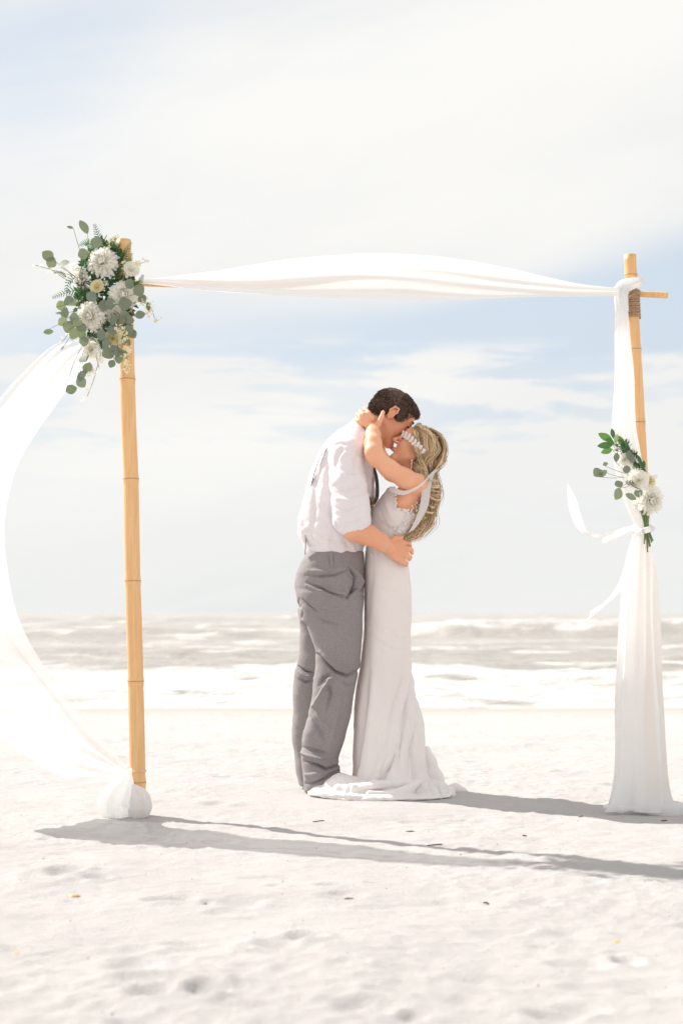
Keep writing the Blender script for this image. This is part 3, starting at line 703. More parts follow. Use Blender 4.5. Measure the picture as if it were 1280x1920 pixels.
TF = [([(575, 1092), (600, 1103), (628, 1115), (651, 1121)], .0055, -.008), ([(575, 1098), (605, 1111), (640, 1124)], .010, .006), ([(573, 1078), (600, 1081), (628, 1079), (652, 1068)], .0055, -.006), ([(578, 1070), (610, 1073), (640, 1064)], .009, .005),
      ([(654, 1063), (666, 1082), (662, 1103), (651, 1121)], .0075, -.015), ([(646, 1075), (654, 1092), (648, 1110)], .012, .006), ([(669, 1070), (677, 1090), (664, 1118)], .010, .008),
      ([(568, 1124), (580, 1136), (598, 1147)], .006, -.006), ([(566, 1132), (580, 1146), (600, 1157)], .009, .005), ([(586, 1150), (610, 1165), (640, 1172)], .008, -.004), ([(588, 1140), (620, 1152), (655, 1150)], .010, .004),
      ([(594, 1226), (612, 1243), (628, 1258), (650, 1266), (672, 1258)], .0065, -.012), ([(600, 1222), (624, 1242), (650, 1254), (672, 1248)], .010, .008), ([(634, 1268), (618, 1272), (610, 1288), (602, 1302), (588, 1324)], .010, .013), ([(620, 1262), (606, 1270), (598, 1284)], .007, -.008), ([(612, 1278), (620, 1300), (612, 1330)], .010, -.007),
      ([(640, 1275), (652, 1285), (664, 1283)], .008, -.004), ([(567, 1412), (590, 1417), (606, 1420), (626, 1430)], .0070, .014), ([(568, 1402), (590, 1406), (612, 1412)], .008, -.007), ([(572, 1426), (595, 1432), (612, 1440), (636, 1434)], .007, -.012), ([(575, 1452), (605, 1447), (632, 1440)], .007, .009), ([(575, 1468), (598, 1462), (620, 1452)], .007, -.008),
      ([(579, 1345), (598, 1365), (612, 1392)], .010, -.005), ([(640, 1300), (632, 1340), (622, 1390)], .010, .004), ([(588, 1325), (600, 1345), (622, 1370)], .010, .004),
      ([(558, 1252), (570, 1260), (586, 1264)], .006, -.012), ([(560, 1262), (572, 1270), (585, 1272)], .007, .008), ([(560, 1276), (572, 1281), (584, 1278)], .006, -.008), ([(560, 1122), (556, 1137), (566, 1142)], .006, -.008), ([(562, 1140), (566, 1150), (563, 1160)], .006, -.008)]
v = folds(v, nr, [(a_, b_*.8, c_*2.2) for a_, b_, c_ in TF], -.12)
nr = normals(v, f)
v = v+nr*(.0035*vn(v[:, 0]*12+v[:, 2]*8, v[:, 1]*10, v[:, 2]*14, seed=15)+.0014*vn(v[:, 0]*35, v[:, 1]*30, v[:, 2]*45, seed=16))[:, None]
tr = obj('trousers', v, f, M['trouser'], groom)
def side_strip(name, pts, wid, m_, parent, yo, th=.003):
    b = Bag(); P = [V(a, c_, yo) for a, c_ in pts]
    v, f = tube(P, wid, 6, 20); v[:, 1] = (v[:, 1]-P[0][1])*.5+P[0][1]; b.add(v, f); return b.obj(name, m_, parent)
v, f = ribbon_mesh([V(620, 1036, -.166), V(621, 1048, -.170), V(622, 1060, -.172)], [.012]*3, [(1, 0, 0)]*3, 8, 2, .3)
obj('belt_loop', v, f, M['trouser'], tr)

# ------------------------------------------------------------------ bride
bride = empty('person', (V(730, 1490, 0)[0], D0-.05, 0), label='bride in long ivory gown with blond curls reaching up to the groom', cat='person')
YB = -.015
HB = head_axes(V(781, 845, YB), (-.857, .515), R(5), R(4), 1.0)
S = Sdf()
Tb, Mb = add_head(S, HB, False)
S.chain([V(770, 862, YB), V(773, 885, 0), V(778, 912, 0)], [.047, .046, .06], .03)
S.prof([(898, 764, 800, .05), (910, 752, 801, .10), (925, 732, 797, .13), (945, 712, 790, .135), (965, 700, 785, .125), (985, 698, 779, .12), (1010, 697, 771, .11), (1040, 694, 757, .10), (1080, 696, 756, .10), (1110, 700, 750, .09)], 0, k=.03)
for q in (-1, 1):
    S.cone(V(779, 906, q*.06), V(783, 907, q*.115), .042, .042, .03)
S.chain([V(782, 907, -.12), V(757, 896, -.165), V(729, 879, -.205), V(705, 858, -.24), V(700, 848, -.245)], [.042, .041, .0385, .036, .035], .02)
S.chain([V(700, 848, -.245), V(699, 832, -.21), V(699, 815, -.15), V(697, 803, -.105)], [.037, .036, .031, .025], .02)
S.chain([V(788, 910, .125), V(735, 885, .20), V(705, 850, .20), V(715, 825, .12)], [.045, .042, .038, .028], .02)
wr = V(696, 804, -.105); kn = V(684, 786, -.085); pd = (kn-wr)/np.linalg.norm(kn-wr); ac = np.array([1., 0, -.75]); ac -= pd*(ac@pd); ac /= np.linalg.norm(ac); ac[1] += .15; pn = np.cross(pd, ac)
fg = []
for (a, b, c_, d_) in (((697, 786), (691, 775), (686, 768), (683, 765)), ((689, 787), (682, 777), (677, 772), (675, 770)), ((683, 791), (676, 782), (671, 778), (669, 777)), ((679, 797), (672, 790), (668, 787), (667, 786))):
    fg.append(([V(*a, -.095), V(*b, -.085), V(*c_, -.055), V(*d_, -.025)], [.0110, .0098, .0088, .0076]))
th = ([V(702, 806, -.105), V(709, 795, -.108), V(715, 783, -.100), V(718, 773, -.090)], [.0155, .0125, .0105, .0090])
hand(S, wr, pd, pn, ac, .95, fg, th)
for yy in (-.07, .07): S.chain([V(727, 1120, yy), V(725, 1290, yy), V(728, 1450, yy), V(706, 1478, yy)], [.06, .048, .034, .025], .03)
v, f = S.mesh((.02, D0-.34, -.02), (.50, D0+.34, 1.72), .0034); v = relax(v, f, 1, .4)
obj('body', v, f, M['skin2'], bride)
face_bits(Tb, 1, 1.0, bride, M['bhair'], False)

# gown
S = Sdf()
S.prof([(914, 727, 765, .085), (925, 720, 778, .125), (940, 708, 793, .142), (958, 697, 791, .142), (975, 694, 787, .135), (1000, 696, 778, .124), (1024, 687, 769, .118), (1045, 684, 765, .122), (1062, 683, 766, .130), (1090, 683, 769, .142), (1113, 683, 771, .148), (1147, 683, 772, .152), (1189, 682, 769, .150),
        (1245, 676, 771, .148), (1287, 669, 778, .150), (1329, 665, 787, .160, -.01), (1366, 664, 795, .175, -.02), (1408, 663, 798, .195, -.04), (1440, 662, 802, .22, -.05), (1465, 660, 809, .25, -.07), (1484, 654, 818, .27, -.08), (1494, 650, 824, .275, -.08)], 0, k=.02, ex=2.15)
def backcut(P):   # low open side and back above the waist
    a = V(742, 952, -.1)
    X_, Z_ = P[:, 0], P[:, 2]
    jag = .004*np.sin(Z_*420)+.003*np.sin(Z_*190+1)
    d1 = (V(741, 900, -.1)[0]+jag)-X_
    line = V(742, 954, -.1)[2]-(X_-a[0])*.25+.004*np.sin(X_*400)
    d2 = line-Z_
    return np.maximum(d1, d2)
S.cut(backcut, .004)
Sb = S
v, f = S.mesh((.0, D0-.42, -.02), (.50, D0+.30, 1.38), .0042)
v = relax(v, f, 1, .4); nr = normals(v, f)
DF = [([(767, 1235), (752, 1285), (738, 1325), (728, 1360), (715, 1410)], .012, -.009), ([(775, 1260), (764, 1310), (752, 1370), (742, 1440)], .010, -.012), ([(770, 1240), (758, 1300), (746, 1350)], .014, .008), ([(782, 1290), (784, 1340), (770, 1400), (762, 1450)], .010, -.010),
      ([(788, 1320), (794, 1370), (786, 1420), (792, 1470)], .012, .009), ([(744, 1395), (732, 1428), (712, 1455), (702, 1475)], .010, -.018), ([(735, 1400), (715, 1440), (690, 1460)], .014, .010), ([(752, 1330), (742, 1390), (735, 1460)], .014, .008),
      ([(690, 1260), (682, 1340), (676, 1420), (672, 1475)], .016, -.007), ([(700, 1280), (697, 1360), (690, 1440)], .016, .006), ([(716, 1355), (704, 1405), (690, 1450)], .012, -.007), ([(725, 1180), (750, 1200), (766, 1196)], .008, -.004), ([(700, 1188), (735, 1212), (764, 1216)], .010, .004), ([(705, 1100), (740, 1118), (768, 1132)], .010, -.003), ([(745, 1065), (762, 1090), (770, 1125)], .010, .004),
      ([(700, 1060), (694, 1110), (690, 1170)], .012, -.003), ([(715, 985), (740, 992), (765, 985)], .006, -.003), ([(700, 965), (720, 985), (745, 1000)], .008, -.003), ([(720, 925), (725, 950), (735, 975)], .010, .003), ([(709, 945), (714, 965), (728, 990)], .006, -.003),
      ([(768, 1400), (776, 1440), (772, 1490)], .010, -.010), ([(805, 1440), (800, 1465), (806, 1488)], .008, -.008)]
v = folds(v, nr, [(a_, b_*.9, c_*1.4) for a_, b_, c_ in DF], -.12); nr = normals(v, f)
th_ = np.arctan2(v[:, 1]-(D0-.05), v[:, 0]-.22); A = .016*sstep(.75, .02, v[:, 2])
v = v+nr*(A*vn(np.cos(th_)*4.2, np.sin(th_)*4.2, v[:, 2]*1.1, seed=17)+.002*vn(v[:, 0]*14, v[:, 1]*12, v[:, 2]*12, seed=18)+.0010*vn(v[:, 0]*45, v[:, 1]*40, v[:, 2]*35, seed=19))[:, None]
gown = obj('gown', v, f, M['dress'], bride)
# the train: gathered cloth pooled on the sand all round
def W(x, y, z): return (x, D0+y, z)
S = Sdf()
P_ = lambda px, py, y: V(px, py, y)
S.ell(P_(655, 1486, -.20), (.185, .15, .022), k=.02)
S.ell(P_(735, 1491, -.26), (.26, .15, .020), k=.02)
S.ell(P_(800, 1487, -.12), (.13, .17, .035), k=.03)
S.cone(P_(598, 1481, -.16), P_(640, 1486, -.26), .020, .022, .02)
S.chain([P_(622, 1474, -.20), P_(640, 1469, -.21), P_(662, 1472, -.22), P_(690, 1474, -.23)], [.034, .040, .034, .020], .02)
S.chain([P_(636, 1481, -.28), P_(660, 1480, -.30), P_(680, 1470, -.27), P_(712, 1459, -.22)], [.030, .026, .020, .014], .015)
S.chain([P_(664, 1478, -.30), P_(700, 1471, -.31), P_(745, 1469, -.31), P_(782, 1467, -.26)], [.014, .020, .022, .014], .014)
S.chain([P_(692, 1488, -.36), P_(735, 1490, -.37), P_(765, 1482, -.35), P_(786, 1466, -.27)], [.012, .020, .022, .014], .014)
S.chain([P_(800, 1405, .06), P_(806, 1430, .05), P_(812, 1460, .03), P_(822, 1482, .0)], [.012, .032, .046, .036], .02)
S.chain([P_(790, 1476, -.18), P_(815, 1478, -.16), P_(829, 1477, -.14)], [.040, .036, .028], .015)
S.chain([P_(760, 1496, -.30), P_(800, 1494, -.27), P_(832, 1490, -.22)], [.014, .013, .010], .014)
S.chain([P_(832, 1484, -.08), P_(852, 1479, -.05), P_(870, 1483, -.05)], [.018, .024, .014], .015)
S.chain([P_(600, 1487, -.30), P_(650, 1496, -.37), P_(716, 1499, -.40), P_(780, 1497, -.37)], [.008, .011, .012, .010], .012)
v, f = S.mesh((-.20, D0-.50, -.03), (.64, D0+.22, .22), .0042); v = relax(v, f, 1, .4); nr = normals(v, f)
TRF = [([(612, 1478), (632, 1488), (660, 1490)], .006, -.006), ([(650, 1484), (668, 1490), (690, 1485)], .006, -.008), ([(668, 1474), (700, 1466), (745, 1461)], .005, .006), ([(672, 1483), (710, 1480), (750, 1478)], .006, -.007), ([(648, 1457), (655, 1470), (650, 1484)], .006, -.006), ([(700, 1492), (740, 1497), (770, 1491)], .004, -.004),
       ([(826, 1468), (823, 1480), (828, 1492)], .005, -.008), ([(800, 1470), (806, 1482), (815, 1488)], .006, -.005), ([(842, 1478), (838, 1486), (845, 1490)], .005, -.005), ([(625, 1458), (618, 1468), (622, 1480)], .006, .004), ([(656, 1492), (662, 1497), (668, 1500)], .004, -.006)]
v = folds(v, nr, [(a_, b_, c_*1.4) for a_, b_, c_ in TRF], -.25)
nr = normals(v, f); v = v+nr*(.006*vn(v[:, 0]*13+4*v[:, 1], v[:, 1]*16, v[:, 2]*10, seed=31)+.003*vn(v[:, 0]*34, v[:, 1]*44, v[:, 2]*20, seed=32))[:, None]
obj('train', v, f, M['dress'], gown)
# lace: little five-petal motifs over the side of the back and along the edges
lb = Bag()
def motif(c, nrm_, r, t=0.0):
    nrm_ = nrm_/np.linalg.norm(nrm_); a = np.cross(nrm_, (0, 0, 1.)); a /= np.linalg.norm(a); b = np.cross(nrm_, a); ph = rng.uniform(0, 6)
    k = 5; pts = [c+nrm_*.003]
    for i in range(k*2):
        rr = r*(1.0 if i % 2 == 0 else .45)*rng.uniform(.85, 1.15); an = ph+i*math.pi/k; pts.append(c+nrm_*.001+(a*math.cos(an)+b*math.sin(an))*rr)
    lb.add(pts, [(0, 1+i, 1+(i+1) % (2*k)) for i in range(2*k)], t)
def on_gown(px, py):
    # march to the near surface of the bride
    o = np.array([0, 0, CAMH]); d = V(px, py, 0)-o; d /= np.linalg.norm(d)
    t = 6.2
    for _ in range(40):
        P0 = (o+d*t)[None]; e = min(float(Sb.p[0][0](P0)[0]), 9)
        if e < .0006: break
        t += e*.7
    P0 = (o+d*t)[None]; h_ = .002; fn = Sb.p[0][0]
    g_ = np.array([fn(P0+np.eye(3)[i]*h_)[0]-fn(P0-np.eye(3)[i]*h_)[0] for i in range(3)]); g_ /= np.linalg.norm(g_)+1e-9
    return P0[0]+g_*.003, g_
for (x0, y0, x1, y1, nn_, jx) in ((762, 960, 786, 944, 16, 3), (757, 972, 784, 955, 14, 3), (748, 985, 770, 975, 12, 3), (745, 995, 762, 1000, 12, 4), (742, 985, 748, 1003, 8, 3), (741, 925, 742, 953, 16, 1.2), (742, 953, 762, 958, 12, 1.2), (686, 1026, 715, 1030, 18, 1.5), (715, 1030, 745, 1052, 20, 2), (688, 1033, 730, 1042, 16, 3)):
    for i in range(nn_):
        t = i/(nn_-1); c, g_ = on_gown(x0+(x1-x0)*t+rng.normal()*jx, y0+(y1-y0)*t+rng.normal()*jx*.7)
        motif(c, g_, rng.uniform(.0045, .0085))
lb.obj('lace', M['lace'], gown, smooth=False, kind='stuff')

# blond hair: cap + many wavy strands
S = Sdf()
for c, r, k in (((-.012, 0, .038), (.095, .078, .072), .01), ((-.045, 0, .000), (.066, .074, .066), .02), ((-.055, 0, -.055), (.050, .060, .050), .02)): S.ell(Tb(*c), r, Mb, k)
for c, r in (((.115, 0, .000), (.072, .12, .078)), ((.035, .105, -.045), (.038, .045, .036)), ((.035, -.105, -.045), (.038, .045, .036)), ((.05, 0, -.10), (.08, .09, .06))): S.ell(Tb(*c), r, Mb, .008, True)
v, f = S.mesh(V(740, 960, -.2), V(870, 780, .25), .0035); nr = normals(v, f)
v = v+nr*(.0015*vn(v[:, 0]*60, v[:, 1]*300, v[:, 2]*60, seed=5))[:, None]
hb = ABag(); hb.add(v, f, .15)
def strand(pts, r, t, wav, ph, wv=3.0, n=26):
    P = np.array(pts); 
    tt = np.linspace(0, len(P)-1, n); i = np.clip(np.floor(tt).astype(int), 0, len(P)-2); f_ = (tt-i)[:, None]
    p0, p1, p2, p3 = P[np.maximum(i-1, 0)], P[i], P[i+1], P[np.minimum(i+2, len(P)-1)]
    Q = .5*((2*p1)+(p2-p0)*f_+(2*p0-5*p1+4*p2-p3)*f_**2+(3*p1-p0-3*p2+p3)*f_**3)
    s = np.linspace(0, 1, n); a = wav*s**1.2
    Q[:, 0] += a*np.cos(ph+s*2*np.pi*wv); Q[:, 1] += a*.8*np.sin(ph+s*2*np.pi*wv); Q[:, 2] += a*.35*np.sin(ph*1.3+s*2*np.pi*wv)
    tp = np.interp(s, [0, .08, .85, 1], [.3, 1, .9, .15])*r
    hb.add(ftube(Q, tp), None, t)
def HL(x, y, z): return Tb(x, y, z)
for q in (-1, 1):
    for c_ in range(62):
        # over the head from the parting, back and down the side
        a0 = rng.uniform(-.35, 1.0)     # front to back along the parting
        st_ = HL(.060-.12*max(a0, 0)+.02*min(a0, 0), q*rng.uniform(.004, .03), .109-.026*max(a0, 0)**2-.012*(a0 < 0)) if a0 > 0 else HL(.066, q*rng.uniform(.02, .055), .090+.05*a0)
        sidez = rng.uniform(.00, .07); mid1 = HL(.035-.08*max(a0, 0), q*.070, .084-.02*rng.uniform()); mid2 = HL(-.01-.07*rng.uniform()*max(a0, .2), q*.089, sidez)
        nap = HL(-.050-.035*rng.uniform(), q*rng.uniform(.05, .075), -.045+rng.normal()*.012)
        hangs = rng.uniform(.0, 1.0)
        gx, gw = rng.normal()*5, rng.normal()*.022
        b1 = V(801+gx*.8, 898, q*.045+gw); b2 = V(805+gx, 925, q*.02+gw-.02); b3 = V(800+gx, 955, -.03+gw); b4 = V(790+gx*1.1, 982, -.05+gw); b5 = V(770+gx*1.3, 1002, -.07+gw); b6 = V(757+gx*1.2, 1008, -.09+gw)
        pth = [st_, mid1, mid2, nap, b1, b2, b3, b4, b5, b6]; pth = pth[:int(round(7+3*hangs))]
        ph = rng.uniform(0, 6.28); cl = rng.uniform(0, 1)
        for s_i in range(17):
            off = rng.normal(size=3)*.0052
            strand([p_+off*(.4+.25*i) for i, p_ in enumerate(pth)], .0013, np.clip(cl+rng.normal()*.25, 0, 1), .011, ph+rng.normal()*.25, 3.4, 34)
for c_ in range(46):
    q = -1 if c_ % 4 else 1; y0 = rng.uniform(.004, .060); k1 = rng.normal()*.004
    gx, gw = rng.normal()*6, rng.normal()*.022; x0 = rng.uniform(-.05, .03)
    pth = [HL(x0, q*y0*.4, .110+k1), HL(x0*.3-.055, q*(y0*.9+.012), .100+k1), HL(-.100, q*(y0+.010), .062), HL(-.117+.25*max(y0-.02, 0), q*(y0+.008), .022), HL(-.108, q*(y0+.005), -.030), V(806+gx*.7, 893, q*.03+gw), V(808+gx, 925, gw-.03), V(801+gx, 955, -.04+gw), V(793+gx*1.1, 982, -.05+gw), V(772+gx*1.2, 1004, -.07+gw)]
    pth = pth[:int(round(7+3*rng.uniform()))]; ph = rng.uniform(0, 6.28); cl = rng.uniform(0, 1)
    for s_i in range(17):
        off = rng.normal(size=3)*.0052
        strand([p_+off*(.5+.25*i) for i, p_ in enumerate(pth)], .0013, np.clip(cl+rng.normal()*.25, 0, 1), .012, ph+rng.normal()*.25, 3.4, 34)
for q in (-1, 1):          # front locks over the temple and ear
    for c_ in range(18):
        t = (c_+rng.uniform())/18; gx = rng.normal()*4; ph = rng.uniform(0, 6.28); cl = rng.uniform(0, 1)
        pth = [HL(.074-.012*t, q*(.012+.030*t), .078-.006*t), HL(.066-.022*t, q*(.062+.008*t), .060), HL(.050-.022*t, q*.083, .038-.004*t), HL(.034-.020*t, q*.090, .012), HL(.012-.02*t, q*.094, -.014), HL(-.022, q*.090, -.040), HL(-.050, q*.070, -.062), V(800+gx, 902, q*.04), V(804+gx, 930, q*.02-.03), V(797+gx, 960, -.06)]
        for s_i in range(12):
            off = rng.normal(size=3)*.0030
            strand([p_+off*(.4+.25*i) for i, p_ in enumerate(pth)], .0013, np.clip(cl+rng.normal()*.25, 0, 1), .009, ph+rng.normal()*.25, 3.0, 32)
# loose curls falling in front of the ear and shoulder
for c_ in range(13):
    x0 = rng.uniform(0, 1); ph = rng.uniform(0, 6.28)
    pth = [HL(.060-.03*x0, -.060, .064), HL(.052-.045*x0, -.083, .020), HL(.034-.04*x0, -.088, -.035), V(777+14*x0, 872, -.10), V(781+16*x0+rng.normal()*3, 888, -.115), V(787+14*x0+rng.normal()*3, 902, -.14)]
    for s_i in range(14):
        off = rng.normal(size=3)*.0036; strand([p_+off*(.5+.3*i) for i, p_ in enumerate(pth)], .0014, np.clip(x0*.6+rng.normal()*.3+.2, 0, 1), .007, ph+rng.normal()*.3, 1.8, 22)
# curled ends lying over the back
for c_ in range(34):
    t0 = rng.uniform(0, 1); cx_, cy_ = np.interp(t0, [0, .35, .7, 1], [808, 808, 792, 765]), np.interp(t0, [0, .35, .7, 1], [890, 930, 972, 1004])
    ph = rng.uniform(0, 6.28); c0 = V(cx_+rng.normal()*4, cy_+rng.normal()*4, -.07-.03*rng.uniform()); rr = rng.uniform(.014, .027); ax2 = np.array([.75, 0, .65]) if t0 > .45 else np.array([-.1, 0, 1.]); L_ = rng.uniform(.05, .10); cl = rng.uniform(.35, 1.1)
    for s_i in range(12):
        of = rng.normal(size=3)*.0022; n_ = 24; s = np.linspace(0, 1, n_); an = ph+s*2*np.pi*1.3
        Q = c0+of+ax2[None]*((.5-s)*L_)[:, None]+np.stack([np.cos(an)*rr, np.sin(an)*rr*.7, np.sin(an)*rr*.6], 1)
        hb.add(ftube(Q, np.interp(s, [0, .1, .9, 1], [.2, 1, 1, .2])*.0013), None, np.clip(cl+rng.normal()*.2, 0, 1))
hb.obj('hair', M['bhair'], bride)

# leaf headband, its ribbon, earring and necklace beads
hbq = [(758, 815), (766, 818), (774, 825), (782, 833), (789, 841), (797, 850)]
def HP(px, py, out=.004):
    # point on the near side of her head under this place
    o = np.array([0, 0, CAMH]); d = V(px, py, 0)-o; d /= np.linalg.norm(d)
    c = Tb(-.010, 0, .040); Rr = np.array((.113, .103, .090)); oo = (o-c)@Mb/Rr; dd = d@Mb/Rr
    A_, B_, C_ = dd@dd, 2*oo@dd, oo@oo-1; disc = B_*B_-4*A_*C_
    t = (-B_-math.sqrt(max(disc, 0)))/(2*A_); P0 = o+d*t; n_ = ((P0-c)@Mb/Rr**2)@Mb.T; n_ /= np.linalg.norm(n_)
    return P0+n_*out, n_
band = Bag(); cps = [HP(a, b, .010)[0] for a, b in hbq]; v, f = tube(cps, .0011, 6, 24); band.add(v, f)
hband = band.obj('headband', M['lace'], bride, label='white leaf headband round her hair')
leafm = None
def leaf_mesh(name, m_, L=1.0, Wd=.45, n=7, cup=.12, tip=1.0, droop=.1, rnd=1.0):
    vs_, fs_ = [], []
    for i in range(n+1):
        t = i/n; hw = Wd/2*(math.sin(math.pi*min(t**rnd, 1)))**(.75)*(1 if t < 1 else 0)+.004
        for j in (-1, 0, 1): vs_.append((t*L, j*hw, -droop*t*t*L+cup*abs(j)*hw))
    for i in range(n):
        for j in range(2): a = i*3+j; fs_.append((a, a+1, a+4, a+3))
    return mk_mesh(name, vs_, fs_, m_)
hl = leaf_mesh('headband_leaf', M['lace'], .0185, .0062, 6, .15)
for i in range(8):
    t = (i+.3)/8*5; k0 = int(t); fr = t-k0; a, b = np.array(hbq[min(k0, 4)]), np.array(hbq[min(k0+1, 5)]); c0 = a+(b-a)*fr
    P0, n_ = HP(*c0, .011); P1, _ = HP(*(c0-(b-a)/np.linalg.norm(b-a)*2), .011); tg = P0-P1; tg /= np.linalg.norm(tg); sd_ = np.cross(n_, tg)
    for q in (-1, 1):
        xd = -tg*.62+sd_*q*.85+n_*.12; xd /= np.linalg.norm(xd); zd = n_-xd*(n_@xd); zd /= np.linalg.norm(zd); yd = np.cross(zd, xd)
        mw = Matrix(np.stack([xd, yd, zd], 1).tolist()).to_4x4(); mw.translation = Vector(P0)
        o = bpy.data.objects.new('leaf', hl); COL.objects.link(o); o.parent = hband; o.matrix_basis = mw
v, f = ribbon_mesh([HP(797, 850)[0], V(806, 860, -.085), V(817, 868, -.06), V(827, 874, -.03)], [.006, .010, .022, .022], [(.5, -.3, .8)]*4, 20, 3, .2)
rb = obj('ribbon', v, f, M['ribbon'], bride)
v, f = ribbon_mesh([V(828, 873, -.03), V(815, 882, -.075), V(803, 898, -.12), V(798, 925, -.145), V(794, 950, -.155), V(785, 972, -.16), V(776, 988, -.165), V(770, 996, -.168)], [.030, .034, .040, .040, .040, .038, .034, .030], [(.9, .3, .35), (.8, .2, .5), (.95, .2, .2), (1, .2, .1), (1, .2, .2), (.9, .2, .35), (.85, .2, .4), (.8, .2, .5)], 60, 6, .3, .001)
obj('ribbon_tail', v, f, M['ribbon'], bride)
v, f = ribbon_mesh([V(827, 875, -.03), V(808, 889, -.13), V(793, 906, -.19), V(775, 918, -.205), V(757, 924, -.20), V(742, 921, -.185), V(730, 915, -.15)], [.020, .020, .018, .016, .020, .024, .020], [(.3, .2, 1)]*7, 50, 5, .3, .001)
obj('ribbon_tail', v, f, M['ribbon'], bride)
bd = Bag()
def bead(c, r, bag):
    v, f = tube([c-np.array([0, 0, r]), c-np.array([0, 0, r*.6]), c, c+np.array([0, 0, r*.6]), c+np.array([0, 0, r])], [r*.1, r*.8, r, r*.8, r*.1], 6); bag.add(v, f)
for i in range(6): bead(V(772-i*.35, 863+i*3.4, -.105), .0032 if i % 2 else .0042, bd)
bd.obj('earring', M['lace'], bride)
bd = Bag()
for i in range(6): bead(V(760+i*2.2, 885+.5*i+(i-2.5)**2*.15, -.052), .0030, bd)
bd.obj('necklace', M['lace'], bride)

# ------------------------------------------------------------------ arch
DL, DR = 5.93, 6.02
arch = empty('wedding_arch', (-.8, DL, 0), label='bamboo wedding arch with two upright poles and a thin crossbar', cat='arch')
def bamboo(pts_px, D, r, nodes, parent, lab, flare=1.0):
    """pts_px from top to bottom; one pole with nodes as sub-parts"""
    P = np.array([V(a, b, 0, D) for a, b in pts_px]); zs = P[:, 2]
    def at(z): return np.array([np.interp(-z, -zs, P[:, 0]), D, z])
    zt, zb = zs[0], min(zs[-1], -.12); nz = [V(0, y_, 0, D)[2] for y_ in nodes]
    Z_ = sorted(set(list(np.linspace(zb, zt, 90))+[a+b for a in nz for b in (-.03, -.008, -.003, 0, .003, .008, .03)]))
    vv, ff = [], []; sides = 24
    for z in Z_:
        c = at(z) if z > zs[-1] else at(zs[-1])+np.array([(zs[-1]-z)*.02, 0, z-zs[-1]])
        dn = min(abs(z-a) for a in nz); below = [a for a in nz if a > z]
        rr = r*(1+.055*math.exp(-(dn/.018)**2)-.03*math.exp(-((dn-.03)/.02)**2))*(1+.08*(zt-z)/(zt-zb)*flare)
        for j in range(sides): a = j*2*math.pi/sides; vv.append(c+rr*np.array([math.cos(a), math.sin(a), 0]))
    n_ = len(Z_); ff = [(i*sides+j, i*sides+(j+1) % sides, (i+1)*sides+(j+1) % sides, (i+1)*sides+j) for i in range(n_-1) for j in range(sides)]
    # hollow top
    c = at(zt); k0 = len(vv)
    for rr, dz_ in ((r*.72, 0), (r*.70, -.06)):
        for j in range(sides): a = j*2*math.pi/sides; vv.append(c+np.array([rr*math.cos(a), rr*math.sin(a), dz_]))
    t0 = (n_-1)*sides
    for j in range(sides): ff += [(t0+j, t0+(j+1) % sides, k0+(j+1) % sides, k0+j), (k0+j, k0+(j+1) % sides, k0+sides+(j+1) % sides, k0+sides+j)]
    ff.append(tuple(k0+sides+j for j in range(sides)))
    o = obj('pole', vv, ff, M['bamboo'], parent, label=lab)
    for a in nz:
        c = at(a); rr = r*(1.055)*(1+.08*(zt-a)/(zt-zb)*flare)
        v, f = tube([c+np.array([0, 0, -.0022]), c+np.array([0, 0, -.001]), c+np.array([0, 0, .001]), c+np.array([0, 0, .0022])], [rr*.995, rr*1.022, rr*1.022, rr*.995], 24, None, False)
        obj('bamboo_node', v, f, M['bambooend'], o)
    return at
lp = bamboo([(232, 450), (238, 650), (241, 780), (246, 900), (249, 1080), (254, 1240), (257, 1380), (259, 1486), (259.5, 1526)], DL, .0295, [520, 711, 898, 1089, 1277, 1466], arch, 'left bamboo pole with the big flower arrangement')
rp = bamboo([(1180, 478), (1186, 600), (1192, 700), (1200, 850), (1206, 980), (1212, 1150), (1219, 1350), (1225, 1500), (1226, 1520)], DR, .0245, [516, 655, 792, 950, 1120, 1300, 1450], arch, 'right bamboo pole with rope lashing')
cbp = [V(225, 529, .048, DL), V(340, 534, .06, DL), V(640, 535, .07, 5.97), V(1100, 549, .045, DR), V(1212, 552, .044, DR), V(1250, 554, .044, DR)]
v, f = tube(cbp, [.011, .011, .0115, .012, .0125, .0125], 14, 60); obj('crossbar', v, f, M['bamboo'], arch, label='thin bamboo crossbar between the pole tops')
# rope lashing on the right pole
def coil(z0, z1, turns, cfn, r, rr, yoff=0.0, jit=.0015):
    n_ = int(turns*20); pts = []
    for i in range(n_+1):
        t = i/n_; a = t*turns*2*math.pi; z = z0+(z1-z0)*t+jit*math.sin(a*.37+1); c = cfn(z); pts.append(c+np.array([math.cos(a)*r, math.sin(a)*r+yoff, 0]))
    return tube(pts, rr, 7)
za, zb_ = V(0, 597, 0, DR)[2], V(0, 545, 0, DR)[2]
lash = Bag(); v, f = coil(za, zb_, 13, rp, .0285, .0042); lash.add(v, f)
for q in range(4):
    c = rp(V(0, 553, 0, DR)[2]); a0 = c+np.array([-.032, -.018+.004*q, -.028+.007*q]); a1 = c+np.array([.036, .030, .022-.006*q]); md = (a0+a1)/2+np.array([0, -.034, 0])
    v, f = tube([a0, md, a1, (a0+a1)/2+np.array([0, .07, 0]), a0], .0042, 7, 30); lash.add(v, f)
lash.obj('rope_lashing', M['rope'], arch, label='jute rope wound round the right pole')
# thin tie near the foot of the left pole
v, f = coil(V(0, 1446, 0, DL)[2], V(0, 1444, 0, DL)[2], 1.0, lp, .0335, .0022, jit=0); obj('tie_string', v, f, M['ribbon'], arch)

